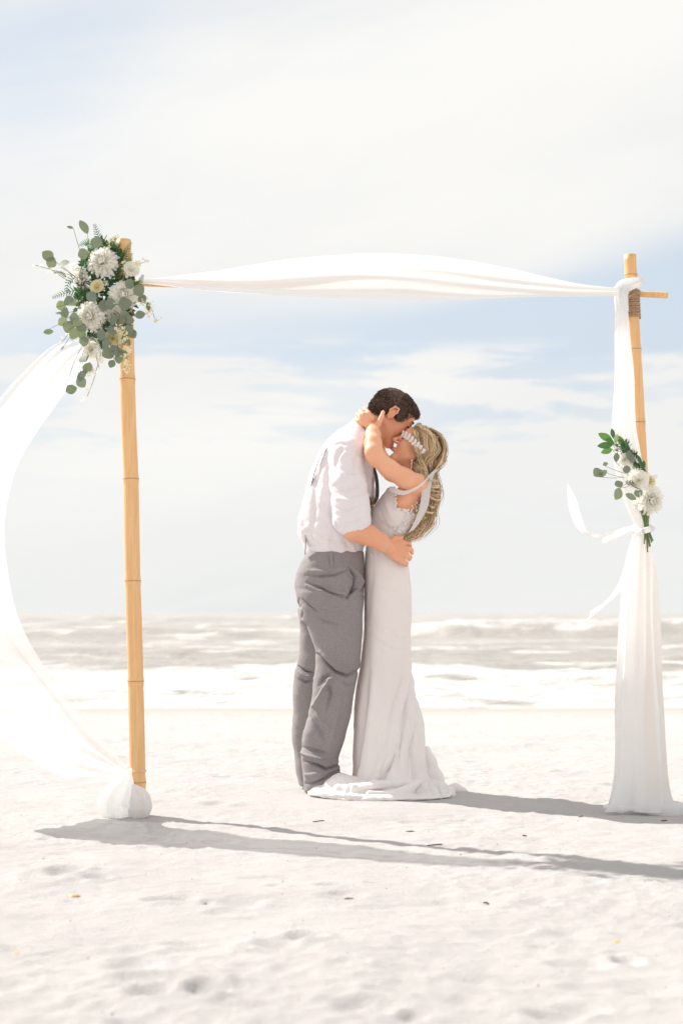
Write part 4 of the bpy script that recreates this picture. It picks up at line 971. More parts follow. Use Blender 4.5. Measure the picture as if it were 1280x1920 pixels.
# ------------------------------------------------------------------ drapes
def crv(A, tt):
    A = np.array(A, float); i = np.clip(np.floor(tt).astype(int), 0, len(A)-2); f_ = (tt-i)[:, None]
    p0, p1, p2, p3 = A[np.maximum(i-1, 0)], A[i], A[i+1], A[np.minimum(i+2, len(A)-1)]
    return .5*((2*p1)+(p2-p0)*f_+(2*p0-5*p1+4*p2-p3)*f_**2+(3*p1-p0-3*p2+p3)*f_**3)
def cloth(Lp, Rp, D, nu, nv, amp, nf, bulge=0.0, seed=0, phase=.6, wander=.5):
    """strip between two edge curves, with lengthwise folds in depth"""
    La = [V(a, b, c, D) for a, b, c in Lp]; Ra = [V(a, b, c, D) for a, b, c in Rp]
    tu = np.linspace(0, len(La)-1, nu); L_ = crv(La, tu); R_ = crv(Ra, tu); W_ = np.linalg.norm(R_-L_, axis=1)
    s = np.linspace(0, 1, nv); u = np.linspace(0, 1, nu)
    U, Sv = np.meshgrid(u, s, indexing='ij')
    P = L_[:, None]*(1-Sv[..., None])+R_[:, None]*Sv[..., None]
    wob = Sv+wander*.12*vn(U*4, Sv*2+seed, seed=seed+1)
    dep = amp*(np.sin(2*np.pi*(nf*wob+phase*U))+.5*np.sin(2*np.pi*(nf*2.3*wob-1.1*U)+seed)+.35*vn(U*9, Sv*nf*3, seed=seed+2))
    dep *= np.clip(W_[:, None]/.12, .25, 1.3)
    dep += bulge*np.sin(np.pi*Sv)*np.sin(np.pi*U)
    tan = np.gradient(P, axis=0); tan /= np.linalg.norm(tan, axis=2, keepdims=True)+1e-9
    ac_ = (R_-L_)[:, None]/(W_[:, None, None]+1e-9); nr = np.cross(tan, np.broadcast_to(ac_, tan.shape)); nr /= np.linalg.norm(nr, axis=2, keepdims=True)+1e-9
    P = P+nr*dep[..., None]
    idx = np.arange(nu*nv).reshape(nu, nv); f = np.stack([idx[:-1, :-1], idx[:-1, 1:], idx[1:, 1:], idx[1:, :-1]], -1).reshape(-1, 4)
    return P.reshape(-1, 3), f
b = Bag()
# wind-blown drape on the left pole
Lo = [(176, 628, -.05), (147, 634, -.05), (100, 647, -.05), (50, 690, -.05), (0, 745, -.04), (-60, 835, -.02), (-115, 950, -.02), (-150, 1070, -.05), (-160, 1190, -.10), (-115, 1300, -.15), (-18, 1368, -.14), (74, 1437, -.08), (130, 1460, -.03), (190, 1464, -.04), (232, 1458, -.04)]
Li = [(185, 648, -.05), (170, 672, -.02), (152, 700, .01), (120, 742, .05), (92, 785, .08), (60, 830, .12), (30, 895, .14), (12, 985, .15), (20, 1085, .15), (40, 1165, .13), (78, 1238, .1), (122, 1298, .06), (162, 1350, .02), (202, 1398, -.01), (243, 1444, -.03)]
v, f = cloth(Lo, Li, DL, 150, 60, .011, 1.6, .10, 3, .35); b.add(v, f)
bl = b.obj('blowing_drape', M['sheer'], None); tag(bl, 'sheer white drape billowing out from the left pole in the wind', 'drape')
# pouch of cloth gathered at the foot

# swag along the crossbar
tp_ = [(262, 524, -.03), (330, 517, -.02), (400, 508, 0), (470, 497, 0), (540, 487, 0), (620, 480, 0), (700, 476, 0), (790, 479, 0), (860, 486, 0), (940, 499, 0), (1020, 517, 0), (1090, 532, -.01), (1160, 540, -.02)]
bp_ = [(262, 531, -.04), (330, 537, -.06), (400, 545, -.07), (470, 551, -.08), (540, 556, -.09), (620, 560, -.10), (700, 562, -.10), (790, 563, -.10), (860, 562, -.09), (940, 560, -.08), (1020, 557, -.06), (1090, 556, -.05), (1160, 556, -.04)]
v, f = cloth(tp_, bp_, 5.96, 170, 44, .0045, 1.3, .05, 11, .3, 1.2)
b = Bag().add(v, f)
tp2 = [(a, c+3, d+.05) for a, c, d in tp_]; bp2 = [(a, c-7+5*math.sin(a*.01), d+.10) for a, c, d in bp_]
v, f = cloth(tp2, bp2, 6.0, 120, 24, .006, 1.6, .03, 17, -.5, 1.2); b.add(v, f)
swag = b.obj('crossbar_drape', M['gauze'], None); tag(swag, 'white sheer swag stretched along the crossbar between the poles', 'drape')
# hanging drape on the right pole: a gathered tube of cloth
def gtube(pts, rads, seed=0, nf=7, fold=.14, sides=56, nseg=70, flat=1.0):
    v, f = tube(pts, [1.0]*len(pts), sides, nseg, False); C_ = v.reshape(nseg, sides, 3).mean(1); d = v.reshape(nseg, sides, 3)-C_[:, None]
    rr = np.interp(np.linspace(0, len(pts)-1, nseg), range(len(pts)), rads); th = np.arange(sides)*2*np.pi/sides
    U, T_ = np.meshgrid(np.linspace(0, 1, nseg), th, indexing='ij')
    k = 1+fold*(np.sin(nf*T_+2.5*vn(U*2, U*0+seed, seed=seed))+.6*vn(np.cos(T_)*5, np.sin(T_)*5, U*3, seed=seed+1))
    P = C_[:, None]+d*(rr[:, None]*k)[..., None]; return P.reshape(-1, 3), f
def gathered(rows, D, cyoff, nu=150, nth=96, fold=.16, nf=9, seed=0, ratio=.55):
    A = np.array([V((l+r)/2, y_, cyoff if len(r_) == 0 else r_[0], D) for (y_, l, r, *r_) in rows]); Wd = np.array([(r-l)/2*D/F for (y_, l, r, *_) in rows])
    tu = np.linspace(0, len(A)-1, nu); C = crv(A, tu); hw = np.maximum(crv(Wd[:, None], tu)[:, 0], .004)
    th = np.arange(nth)*2*np.pi/nth; U, T_ = np.meshgrid(np.linspace(0, 1, nu), th, indexing='ij')
    wv = fold*(np.sin(nf*T_+3*vn(U*2.5, np.cos(T_)*1.2, np.sin(T_)*1.2, seed=seed))+.5*np.sin(nf*1.9//1*T_+seed+4*U)+.9*vn(U*3, np.cos(T_)*3.5, np.sin(T_)*3.5, seed=seed+1))
    rr = 1+wv-fold
    P = np.stack([C[:, None, 0]+hw[:, None]*rr*np.cos(T_), C[:, None, 1]+hw[:, None]*ratio*rr*np.sin(T_), np.broadcast_to(C[:, None, 2], T_.shape)], -1)
    idx = np.arange(nu*nth).reshape(nu, nth); f = np.stack([idx[:-1], np.roll(idx, -1, 1)[:-1], np.roll(idx, -1, 1)[1:], idx[1:]], -1).reshape(-1, 4)
    return P.reshape(-1, 3), f
b = Bag()
v, f = gathered([(534, 1154, 1184), (560, 1153, 1177), (620, 1152, 1180), (700, 1152, 1188), (760, 1149, 1190), (800, 1147, 1192), (835, 1147, 1198), (870, 1153, 1204), (910, 1162, 1210), (950, 1174, 1214), (980, 1187, 1217), (992, 1191, 1217)], DR, -.055, 120, 96, .09, 6, 3); b.add(v, f)
v, f = gathered([(990, 1191, 1217), (1005, 1186, 1218), (1040, 1176, 1226), (1080, 1168, 1232), (1150, 1161, 1236), (1250, 1155, 1241), (1320, 1150, 1245), (1400, 1150, 1248), (1450, 1147, 1251), (1490, 1139, 1258), (1512, 1130, 1268), (1518, 1126, 1272)], DR, -.045, 160, 180, .15, 5, 8, .66); b.add(v, f)
Q = lambda a, b_, c_: V(a, b_, c_, DL)
v, f = gtube([Q(245, 1440, -.036), Q(243, 1450, -.038), Q(237, 1464, -.042), Q(228, 1482, -.048), Q(221, 1502, -.048), Q(222, 1520, -.045), Q(228, 1534, -.04)], [.004, .009, .030, .056, .069, .064, .036], 6, 6, .12, 120, 80)
obj('pouch', v, f, M['knot'], bl)
v, f = gtube([Q(246, 1472, -.045), Q(252, 1484, -.052), Q(258, 1498, -.055), Q(260, 1514, -.055), Q(256, 1532, -.05)], [.008, .034, .047, .050, .034], 9, 8, .075, 80, 60)
obj('pouch', v, f, M['knot'], bl)
hang = b.obj('hanging_drape', M['knot'], None); tag(hang, 'white drape hanging down the right pole, tied in the middle', 'drape')
# top knot wrapping the pole head
kb = Bag()
v, f = gtube([V(1153, 549, -.03, DR), V(1163, 541, -.05, DR), V(1176, 535, -.052, DR), V(1190, 530, -.040, DR), V(1199, 528, -.005, DR), V(1193, 533, .035, DR), V(1176, 540, .038, DR), V(1160, 546, .01, DR)], [.012, .022, .024, .020, .014, .014, .014, .012], 3); kb.add(v, f)
v, f = gtube([V(1178, 530, -.035, DR), V(1168, 534, -.045, DR), V(1162, 545, -.045, DR), V(1163, 562, -.045, DR), V(1165, 585, -.048, DR)], [.010, .020, .024, .026, .022], 5); kb.add(v, f)
kb.obj('knot', M['knot'], hang)
# cloth spreading on the sand to the right
S = Sdf(); S.chain([V(1190, 1512, -.05, DR), V(1235, 1516, -.09, DR), V(1262, 1522, -.10, DR), V(1300, 1524, -.08, DR), V(1350, 1518, .0, DR)], [.02, .032, .036, .034, .03], .03)
S.chain([V(1134, 1513, -.06, DR), V(1165, 1516, -.10, DR), V(1205, 1516, -.11, DR)], [.008, .014, .014], .02); S.chain([V(1254, 1480, .1, DR), V(1280, 1496, .12, DR), V(1330, 1502, .12, DR)], [.02, .045, .06], .03)
v, f = S.mesh((1.0, DR-.2, -.03), (1.65, DR+.28, .2), .006); v = relax(v, f, 1); nr = normals(v, f); v = v+nr*(.007*vn(v[:, 0]*14, v[:, 1]*26, v[:, 2]*22, seed=46))[:, None]
obj('hem_on_sand', v, f, M['knot'], hang)
# ribbon tied round the drape, with one end blown up to the left
v, f = tube([V(1189, 992, -.06, DR), V(1200, 996, -.128, DR), V(1214, 993, -.115, DR), V(1222, 991, -.04, DR), V(1210, 988, .03, DR), V(1190, 988, .01, DR), V(1188, 992, -.05, DR)], .012, 10, 40, False)
b = Bag().add(v, f)
v, f = ribbon_mesh([V(1196, 993, -.085, DR), V(1180, 995, -.09, DR), V(1158, 1003, -.09, DR), V(1138, 1008, -.08, DR), V(1118, 1008, -.07, DR), V(1100, 1001, -.05, DR), V(1087, 986, -.04, DR), V(1077, 960, -.03, DR), V(1073, 938, -.02, DR), V(1069, 920, -.01, DR), V(1063, 906, 0, DR)],
                   [.028, .040, .046, .046, .034, .020, .034, .042, .044, .036, .006], [(0, .3, 1), (0.1, .3, 1), (.2, .2, 1), (.2, .2, 1), (.4, .2, 1), (.8, .1, .7), (1, .1, .4), (1, .1, -.1), (1, .2, -.5), (1, .2, -.8), (1, .2, -1)], 90, 6, .15, .002); b.add(v, f)
tie = b.obj('tie_ribbon', M['knot'], None); tag(tie, 'white ribbon tied round the right drape, one end curling up', 'ribbon')
v, f = ribbon_mesh([V(1194, 1000, -.08, DR), V(1184, 1030, -.085, DR), V(1176, 1060, -.08, DR), V(1168, 1085, -.08, DR), V(1155, 1108, -.08, DR), V(1140, 1126, -.07, DR), V(1122, 1142, -.07, DR), V(1104, 1152, -.06, DR)],
                   [.020, .030, .034, .050, .052, .046, .046, .040], [(.9, .2, .3)]*3+[(.8, .2, .5)]*3+[(.6, .2, .8), (.4, .2, .9)], 70, 10, .15, .003)
obj('ribbon_end', v, f, M['knot'], tie)

# ------------------------------------------------------------------ flowers
def mum_mesh(name, m_, layers=9, seed=0):
    r_ = np.random.default_rng(seed); vv, ff, tt = [], [], []
    for L in range(layers):
        q = L/(layers-1); ph = R(10+84*q); n_ = int(9+24*q); ln = .42+.58*q
        for i in range(n_):
            a = (i+.5*(L % 2))*2*math.pi/n_+r_.normal()*.07; l_ = ln*r_.uniform(.88, 1.12); w_ = .070+.012*q; k0 = len(vv); p2 = ph+r_.normal()*.07
            for s in (0, .35, .7, .92, 1.0):
                bend = (1-q)*.9*s*s - q*.25*s*s          # inner petals curl in, outer ones flare
                pa = p2-bend; rad = .06+math.sin(pa)*l_*s; z = math.cos(pa)*l_*s*.85-.10*q
                hw = w_*(.45+.9*s if s < .7 else 1.08 if s < .95 else .25)
                ca, sa = math.cos(a), math.sin(a)
                for j in (-1, 0, 1):
                    vv.append((rad*ca-j*hw*sa, rad*sa+j*hw*ca, z+abs(j)*hw*.55)); tt.append((1-q)*.55*(1-s*.6)+.25*(1-s))
            for s in range(4):
                for j in range(2): A_ = k0+s*3+j; ff.append((A_, A_+1, A_+4, A_+3))
    return mk_mesh(name, vv, ff, m_, attr={'tint': tt})
def rose_mesh(name, m_, seed=0):
    r_ = np.random.default_rng(seed); vv, ff, tt = [], [], []
    for L in range(5):
        q = L/4; n_ = 3+L; 
        for i in range(n_):
            a0 = i*2*math.pi/n_+L*.7; span = 2*math.pi/n_*.78; k0 = len(vv); nu_, nv_ = 6, 6
            for u_ in range(nu_):
                s = u_/(nu_-1)
                for w2 in range(nv_):
                    t = w2/(nv_-1)*2-1; a = a0+t*span*(1-.15*s); rim = 1-.18*abs(t)**2.5
                    rad = (.12+.62*q)*(math.sin(s*1.5)**.8)*(1+.25*q*s*s)+.04*s*r_.normal()*.3; z = (.75-.45*q)*s*rim+.05-.1*q*s
                    vv.append((rad*math.cos(a), rad*math.sin(a), z)); tt.append((1-q)*.5+(1-s)*.3)
            for u_ in range(nu_-1):
                for w2 in range(nv_-1): A_ = k0+u_*nv_+w2; ff.append((A_, A_+1, A_+nv_+1, A_+nv_))
    return mk_mesh(name, vv, ff, m_, attr={'tint': tt})
def blossom_mesh(name, m_, n_=7, seed=0):
    """a cluster of small five-petal florets"""
    r_ = np.random.default_rng(seed); vv, ff, tt = [], [], []
    for _ in range(n_):
        c = r_.normal(size=3)*np.array([.5, .5, .35]); d = c+np.array([0, 0, .9]); d /= np.linalg.norm(d); a = np.cross(d, (.3, 1, .2)); a /= np.linalg.norm(a); b_ = np.cross(d, a); rr = r_.uniform(.28, .42)
        for i in range(5):
            an = i*2*math.pi/5+r_.uniform(0, .5); k0 = len(vv); r0 = a*math.cos(an)+b_*math.sin(an); t0 = -a*math.sin(an)+b_*math.cos(an)
            for s, hw, hz in ((0, .03, 0), (.5, .26, .10), (1, .18, .20)):
                vv += [c+rr*(r0*s-t0*hw*1.3+d*hz), c+rr*(r0*s+t0*hw*1.3+d*hz)]; tt += [1-s]*2
            ff += [(k0, k0+1, k0+3, k0+2), (k0+2, k0+3, k0+5, k0+4)]
    return mk_mesh(name, vv, ff, m_, attr={'tint': tt}, smooth=False)
MUM = [mum_mesh('chrysanthemum', M['petal'], 9, i) for i in range(3)]; ROSE = rose_mesh('rose', M['petal'], 2); ROSEC = rose_mesh('cream_rose', M['cream'], 3)
BLW = [blossom_mesh('white_blossom', M['petal'], 8, i) for i in range(2)]; BLC = [blossom_mesh('cream_blossom', M['cream'], 8, i+5) for i in range(2)]
EU = [leaf_mesh('eucalyptus_leaf', M['euca'], 1, .92, 10, .10, 1, .12, .92), leaf_mesh('eucalyptus_leaf', M['euca2'], 1, .86, 10, .06, 1, -.08, .92), leaf_mesh('eucalyptus_leaf', M['euca'], 1, .55, 10, .12, 1, .15)]
RU = [leaf_mesh('ruscus_leaf', M['green2'], 1, .45, 9, .15, 1, .2), leaf_mesh('ruscus_leaf', M['green'], 1, .42, 9, .15, 1, .1)]
def orient(xdir, zdir):
    x = np.array(xdir, float); x /= np.linalg.norm(x); z = np.array(zdir, float); z -= x*(z@x); z /= np.linalg.norm(z)+1e-9; y = np.cross(z, x)
    return Matrix(np.stack([x, y, z], 1).tolist()).to_4x4()
def put(name, me, parent, P, xd, zd, sc):
    o = bpy.data.objects.new(name, me); COL.objects.link(o); o.parent = parent; o.matrix_parent_inverse = Matrix.Translation(-Vector(parent.location))
    mw = orient(xd, zd); mw.translation = Vector(P); 
    s3 = Matrix.Diagonal((*([sc]*3 if np.ndim(sc) == 0 else sc), 1)); o.matrix_basis = mw@s3; return o
CAMD = np.array([0, -1., .0])
def leafat(parent, me, px, py, L, ang, y, D, tilt=0.0, name='eucalyptus_leaf'):
    """leaf centred at the pixel, its long axis at ang (deg, from +x up)"""
    m_ = D/F; a = R(ang); xd = np.array([math.cos(a), rng.normal()*.25, math.sin(a)]); xd /= np.linalg.norm(xd); c = V(px, py, y, D)
    zd = np.array([rng.normal()*.35, -1, rng.normal()*.35+.15]); Lm = L*m_
    return put(name, me, parent, c-xd*Lm*.5, xd, zd, Lm), c-xd*Lm*.5
def fern(parent, pts, D, y, L0, m_='green'):
    P = np.array([V(a, b_, y+c_, D) for a, b_, c_ in pts]); tt = np.linspace(0, len(P)-1, 15); C = crv(P, tt); tan = np.gradient(C, axis=0); tan /= np.linalg.norm(tan, axis=1, keepdims=True)
    b = Bag(); v, f = tube(C, np.linspace(.0014, .0006, 15), 4); b.add(v, f)
    for i in range(1, 15):
        s = i/14; ln = L0*(1-.75*s)*min(1, .5+2*s)
        for q in (-1, 1):
            nv_ = np.array([0, -1., 0]); sd = np.cross(tan[i], nv_); sd /= np.linalg.norm(sd); d = sd*q*.85+tan[i]*.5+nv_*rng.normal()*.25; d /= np.linalg.norm(d); w_ = tan[i]*ln*.17
            a = C[i]; b.add([a-w_*.5, a+w_*.5, a+d*ln*.6+w_*.8, a+d*ln, a+d*ln*.55-w_*.6], [(0, 1, 2), (0, 2, 4), (2, 3, 4)])
    b.obj('fern_frond', M[m_], parent, smooth=False)
def spray(parent, pts, D, y, n_, sc, meshes, name='blossom', jit=4):
    """stem with small blossoms along it"""
    P = np.array([V(a, b_, y, D) for a, b_ in pts]); tt = np.linspace(0, len(P)-1, 20); C = crv(P, tt); v, f = tube(C, .0012, 5); Bag().add(v, f).obj('stem', M['stem'], parent)
    for i in range(n_):
        c = C[int((i+.5)/n_*19)]+np.array([rng.normal(), -.5+rng.normal()*.6, rng.normal()])*jit*D/F; put(name, meshes[i % len(meshes)], parent, c, (1, rng.normal()*.3, rng.normal()*.6), (rng.normal()*.5, -1, .3+rng.normal()*.4), sc*rng.uniform(.75, 1.15)*D/F)

fl = empty('flower_arrangement', V(205, 560, -.06, DL), label='large arrangement of white flowers and eucalyptus on the left pole', cat='flower arrangement')
def flower(parent, me, px, py, r, y, D, dirn, name):
    put(name, me, parent, V(px, py, y, D), np.cross(np.array(dirn, float), (.1, .2, 1.)), dirn, r*D/F)
flower(fl, MUM[0], 192, 490, 29, -.085, DL, (-.15, -1, .15), 'chrysanthemum')
flower(fl, MUM[1], 231, 553, 27, -.09, DL, (.15, -1, .05), 'chrysanthemum')
flower(fl, MUM[2], 170, 592, 28, -.095, DL, (-.25, -1, -.1), 'chrysanthemum')
flower(fl, MUM[0], 152, 524, 24, -.04, DL, (-1, -.45, -.35), 'chrysanthemum')
flower(fl, ROSE, 246, 506, 17, -.075, DL, (.5, -1, .35), 'rose')
flower(fl, ROSE, 214, 588, 19, -.07, DL, (.0, -1, -.6), 'rose')
flower(fl, ROSEC, 212, 634, 17, -.085, DL, (.1, -1, -.35), 'rose')
flower(fl, ROSE, 172, 656, 19, -.06, DL, (-.1, -1, -.3), 'rose')
flower(fl, ROSEC, 183, 538, 15, -.08, DL, (-.2, -1, .3), 'rose')
for (x_, y_) in ((230, 497), (240, 515), (254, 495), (140, 508), (133, 499), (176, 536), (190, 545), (196, 530), (222, 628), (204, 640), (230, 640)):
    flower(fl, random.choice(BLW+BLC), x_, y_, 9, -.075, DL, (rng.normal()*.4, -1, rng.normal()*.4), 'blossom')
LV = [(90, 479, 24, 140, 0), (97, 492, 22, 60, 0), (120, 494, 22, 20, 0), (158, 425, 30, 115, 2), (132, 426, 13, 160, 2), (181, 454, 24, 60, 0), (156, 476, 22, 200, 0), (115, 573, 22, 30, 1), (122, 587, 22, 80, 0), (129, 564, 22, 200, 0), (138, 568, 20, 20, 1),
      (140, 596, 22, 100, 0), (118, 603, 20, 220, 1), (129, 613, 24, 250, 0), (140, 626, 24, 240, 1), (153, 627, 22, 290, 1), (153, 614, 22, 330, 0), (91, 622, 19, 5, 2), (172, 556, 22, -40, 0), (195, 572, 22, 90, 0), (207, 570, 22, 280, 0), (235, 569, 26, 10, 0),
      (214, 600, 22, 60, 0), (212, 618, 22, 100, 0), (199, 643, 28, 70, 2), (203, 662, 26, 210, 0), (217, 657, 26, 10, 0), (240, 620, 24, 40, 0), (249, 626, 18, 300, 0), (239, 640, 19, 300, 2), (232, 662, 20, 10, 0), (223, 672, 20, 260, 0), (234, 591, 20, 100, 0),
      (242, 600, 20, 350, 0), (158, 671, 24, 120, 0), (153, 704, 28, 55, 2), (153, 717, 22, 310, 0), (134, 730, 22, 20, 0), (263, 590, 20, 20, 0), (261, 544, 24, 40, 0), (165, 690, 22, 60, 0), (112, 587, 16, 170, 2), (118, 652, 10, 60, 2), (226, 600, 20, 160, 0),
      (190, 628, 22, 250, 0), (243, 532, 20, 60, 0), (267, 560, 18, 300, 0), (278, 575, 18, 280, 2), (210, 682, 16, 240, 0), (146, 606, 20, 20, 1), (158, 640, 20, 260, 0)]
tw = Bag()
for (x_, y_, L, an, kd) in LV:
    o, base = leafat(fl, EU[kd], x_, y_, L, an, -.11-.02*random.random() if abs(x_-190) < 75 and y_ < 690 else -.07, DL)
    mid = V(190+(x_-190)*.35, 560+(y_-560)*.35, -.05, DL); v, f = tube([mid, (mid+base)/2+rng.normal(size=3)*.006, base], .0010, 4, 8); tw.add(v, f)
tw.obj('twigs', M['twig'], fl)
for pts, L0, m_ in (([(196, 470, 0), (186, 448, 0), (178, 422, 0)], .036, 'green'), ([(180, 470, 0), (165, 455, 0), (150, 460, -.02)], .03, 'green2'), ([(150, 520, 0), (132, 525, 0), (126, 545, 0), (140, 556, 0)], .026, 'green'), ([(165, 545, 0), (140, 545, 0), (115, 552, 0), (100, 558, 0)], .030, 'green'), ([(150, 560, 0), (165, 548, 0), (178, 540, -.03)], .026, 'green2'),
                  ([(222, 490, 0), (235, 478, 0), (240, 465, -.02), (246, 455, -.02)], .028, 'green'), ([(230, 500, 0), (243, 488, 0), (248, 475, -.03)], .024, 'green2'), ([(215, 480, 0), (212, 462, 0), (218, 448, 0)], .026, 'green'), ([(250, 540, 0), (262, 530, 0), (268, 516, 0)], .026, 'green'), ([(200, 560, 0), (215, 525, 0), (222, 505, -.02)], .03, 'green'),
                  ([(205, 612, 0), (190, 640, 0), (186, 665, 0)], .028, 'green'), ([(125, 520, 0), (112, 510, 0), (102, 512, 0)], .016, 'green2'), ([(205, 462, 0), (210, 450, 0), (222, 446, 0)], .018, 'green2')):
    fern(fl, pts, DL, -.055, L0, m_)
# dark filler foliage in the depth of the arrangement: too many small leaves to count
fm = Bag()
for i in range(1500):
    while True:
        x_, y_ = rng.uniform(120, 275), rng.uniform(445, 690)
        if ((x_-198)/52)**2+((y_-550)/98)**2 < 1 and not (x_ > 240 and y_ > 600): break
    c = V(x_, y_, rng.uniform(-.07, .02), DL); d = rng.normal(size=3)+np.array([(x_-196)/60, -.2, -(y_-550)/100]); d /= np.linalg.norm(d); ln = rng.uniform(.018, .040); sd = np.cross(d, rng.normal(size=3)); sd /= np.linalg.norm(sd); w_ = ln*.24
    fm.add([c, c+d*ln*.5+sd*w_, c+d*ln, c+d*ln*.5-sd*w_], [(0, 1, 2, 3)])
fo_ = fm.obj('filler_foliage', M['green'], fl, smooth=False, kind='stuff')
spray(fl, [(150, 520), (120, 512), (95, 505), (66, 497)], DL, -.05, 11, 5.5, BLW, jit=3)
spray(fl, [(245, 510), (262, 495), (280, 489)], DL, -.05, 6, 6, BLW, jit=3)
spray(fl, [(245, 560), (265, 566), (282, 575), (290, 596)], DL, -.06, 11, 7, BLC, jit=5)
spray(fl, [(228, 610), (232, 640), (238, 665), (232, 695)], DL, -.135, 14, 7.5, BLC, jit=5)
spray(fl, [(190, 660), (182, 690), (175, 715), (164, 743)], DL, -.06, 12, 6.5, BLW, jit=5)
spray(fl, [(195, 475), (203, 458), (212, 447), (222, 440)], DL, -.06, 8, 6, BLC, jit=4)
spray(fl, [(140, 610), (118, 640), (104, 648)], DL, -.04, 6, 4, BLW, jit=3)
spray(fl, [(175, 640), (180, 665), (186, 690)], DL, -.07, 8, 8, BLW, jit=6)

fr = empty('flower_arrangement', V(1195, 905, -.10, DR), label='small spray of white flowers and leaves tied to the right drape', cat='flower arrangement')
flower(fr, MUM[1], 1220, 938, 27, -.12, DR, (.35, -1, -.1), 'chrysanthemum'); flower(fr, MUM[2], 1205, 944, 20, -.10, DR, (-.5, -1, -.5), 'chrysanthemum')
flower(fr, ROSE, 1196, 901, 21, -.12, DR, (-.15, -1, .1), 'rose'); flower(fr, ROSEC, 1217, 903, 13, -.10, DR, (.6, -1, .2), 'rose'); flower(fr, ROSE, 1170, 862, 13, -.11, DR, (-.3, -1, .1), 'rose')
for (x_, y_) in ((1160, 850), (1178, 872), (1184, 884), (1164, 872), (1210, 890), (1222, 912), (1225, 893), (1215, 962), (1228, 955)): flower(fr, random.choice(BLW), x_, y_, 7, -.115, DR, (rng.normal()*.4, -1, rng.normal()*.4), 'blossom')
tw = Bag()
for (x_, y_, L, an, kd, nm) in [(1135, 820, 30, 155, 0, 'r'), (1134, 835, 30, 185, 1, 'r'), (1138, 845, 26, 200, 0, 'r'), (1148, 813, 20, 100, 1, 'r'), (1142, 826, 22, 140, 0, 'r'), (1154, 822, 16, 80, 1, 'e'), (1164, 828, 26, 120, 0, 'r'), (1168, 836, 22, 100, 1, 'r'), (1176, 846, 26, 110, 1, 'r'),
      (1172, 842, 20, 60, 1, 'r'), (1183, 858, 22, 110, 2, 'e'), (1178, 852, 20, 80, 2, 'e'), (1120, 886, 22, 220, 0, 'e'), (1129, 888, 22, 30, 2, 'e'), (1159, 907, 17, 110, 0, 'e'), (1158, 926, 24, 250, 0, 'e'), (1174, 880, 16, 90, 0, 'e'), (1180, 904, 18, 160, 0, 'e'), (1189, 909, 22, -30, 2, 'e'), (1182, 931, 22, 150, 2, 'e'),
      (1196, 924, 18, 100, 0, 'e'), (1155, 857, 20, 80, 2, 'e'), (1134, 870, 10, 20, 0, 'e'), (1198, 862, 20, 110, 1, 'r'), (1205, 872, 20, 80, 1, 'r'), (1190, 870, 22, 100, 1, 'r'), (1205, 884, 16, 60, 1, 'r')]:
    me = (RU if nm == 'r' else EU)[kd]; o, base = leafat(fr, me, x_, y_, L, an, -.13 if nm == 'e' else -.11, DR, name='eucalyptus_leaf' if nm == 'e' else 'ruscus_leaf')
    mid = V(1196+(x_-1196)*.4, 900+(y_-900)*.4, -.09, DR); v, f = tube([mid, (mid+base)/2+rng.normal(size=3)*.004, base], .0009, 4, 8); tw.add(v, f)
tw.obj('twigs', M['twig'], fr)
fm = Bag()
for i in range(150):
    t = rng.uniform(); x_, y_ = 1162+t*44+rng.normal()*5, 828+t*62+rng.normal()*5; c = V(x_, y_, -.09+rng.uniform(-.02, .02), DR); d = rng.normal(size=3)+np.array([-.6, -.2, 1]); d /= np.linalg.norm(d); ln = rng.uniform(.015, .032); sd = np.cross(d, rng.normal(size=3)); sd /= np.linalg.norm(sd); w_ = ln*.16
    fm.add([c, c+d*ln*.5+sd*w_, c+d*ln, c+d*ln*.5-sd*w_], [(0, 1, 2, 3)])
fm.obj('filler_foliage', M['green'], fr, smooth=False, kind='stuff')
for i in range(9):
    a = V(1200+i*2.1+rng.normal(), 948+rng.normal()*2, -.11, DR); b_ = V(1207+i*.9, 985, -.102+.004*(i % 3), DR); c_ = V(1206+i*2.2+rng.normal(), 1010+rng.uniform(0, 32), -.10, DR)
    v, f = tube([a, b_, c_], [.0032, .003, .0028], 6, 10); obj('stem', v, f, M['stem'], fr)

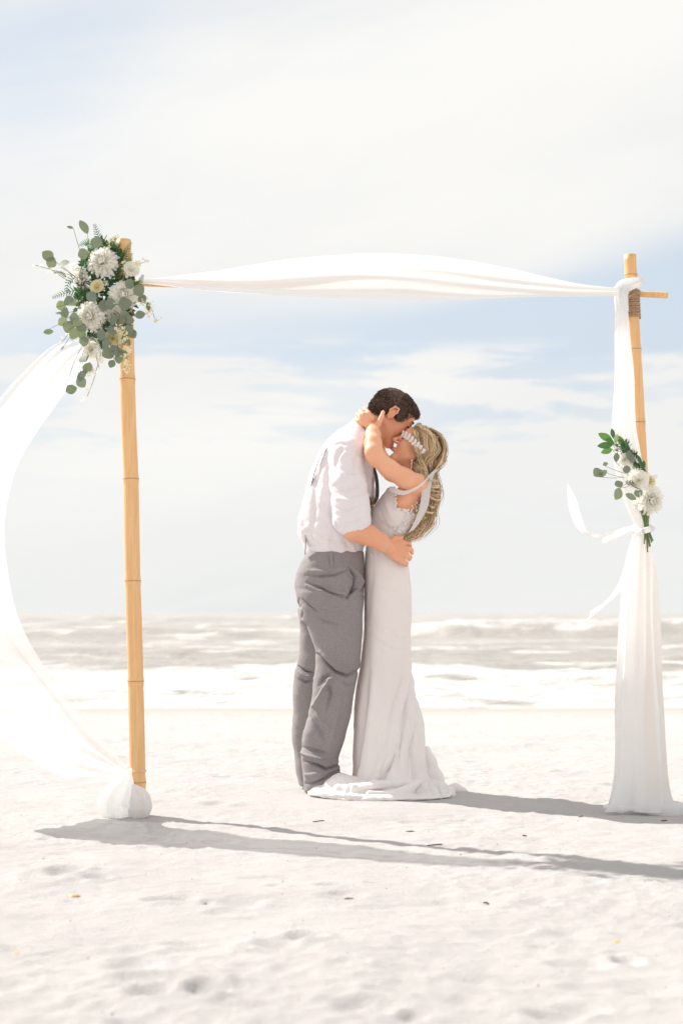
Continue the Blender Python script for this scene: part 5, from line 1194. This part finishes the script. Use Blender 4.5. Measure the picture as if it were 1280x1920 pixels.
# ------------------------------------------------------------------ bits lying on the sand
def twig_thing(px, py, L, ang, label, m_='debris', cat='twig', name='driftwood_twig', r=.003, group=None):
    c = G(px, py); z = sand_z(c[0], c[1]); a = R(ang); d = np.array([math.cos(a), math.sin(a), 0]); pts = [c-d*L/2, c-d*L*.15+np.array([0, 0, .003]), c+d*L*.2+np.array([.002, .003, .001]), c+d*L/2+np.array([0, 0, .002])]
    pts = [np.array([p_[0], p_[1], sand_z(p_[0], p_[1])+r*.8]) for p_ in pts]
    v, f = tube(pts, [r*.5, r, r*.9, r*.3], 6, 12); v = v+(rng.normal(size=v.shape)*r*.12); o = obj(name, v, f, M[m_]); tag(o, label, cat, group); return o
for (px, py, L, an, lab) in [(597, 1540, .045, 10, 'short dark twig on the sand just below the gown hem'), (768, 1556, .035, -20, 'dark twig in front of the couple shadow, near the gown'), (815, 1582, .055, 5, 'reddish curved twig above the long pole shadow'),
    (1088, 1531, .022, 30, 'small dark chip below the end of the couple shadow'), (1244, 1541, .026, 12, 'dark chip in front of the foot of the right pole'), (911, 1690, .018, 20, 'lone dark speck of wood right of centre on open sand'), (983, 1568, .02, 25, 'tiny pale twig above the widest pole shadow'),
    (798, 1409, .02, 0, 'small dark fragment behind the gown train'), (388, 1695, .018, 60, 'dark brown pebble-sized chip beside the footprint left of centre'), (655, 1680, .03, 8, 'thin reddish twig in a shallow dent at centre')]:
    twig_thing(px, py, L, an, lab)
def shell(px, py, r, label, m_='shell'):
    c = G(px, py); z = sand_z(c[0], c[1]); vv = [(c[0], c[1], z+r*.38)]; n_ = 14
    for ring, hh in ((.5, .33), (.85, .15), (1.0, -.05)):
        for i in range(n_): a = i*2*math.pi/n_; rr = r*ring*(1+.10*math.sin(a*3+1)+.05*(-1)**i); vv.append((c[0]+rr*math.cos(a)*1.3, c[1]+rr*math.sin(a), z+r*hh))
    ff = [(0, 1+i, 1+(i+1) % n_) for i in range(n_)]+[(1+k*n_+i, 1+(k+1)*n_+i, 1+(k+1)*n_+(i+1) % n_, 1+k*n_+(i+1) % n_) for k in range(2) for i in range(n_)]
    o = obj('seashell', vv, ff, M[m_]); tag(o, label, 'shell')
shell(139, 1672, .013, 'orange broken shell lying on the lower left sand'); shell(1155, 1758, .010, 'pale orange shell chip on the lower right sand'); shell(30, 1785, .009, 'small orange shell chip near the lower left corner')
# fine scattered fragments
fb = Bag()
for i in range(260):
    yy = 3+9*rng.uniform()**1.3; xx = rng.uniform(-.25, .25)*yy; c = np.array([xx, yy, sand_z(xx, yy)+.001]); r = rng.uniform(.0008, .0026); d = rng.normal(size=3); d[2] *= .3; d /= np.linalg.norm(d); e = np.cross(d, (0, 0, 1.)); 
    fb.add([c-d*r*1.6, c+e*r, c+d*r*1.6, c-e*r, c+np.array([0, 0, r])], [(0, 1, 4), (1, 2, 4), (2, 3, 4), (3, 0, 4)], 0)
fb.obj('sand_fragments', M['debris'], None, smooth=False, kind='stuff', label='scattered tiny dark shell and wood fragments on the sand')
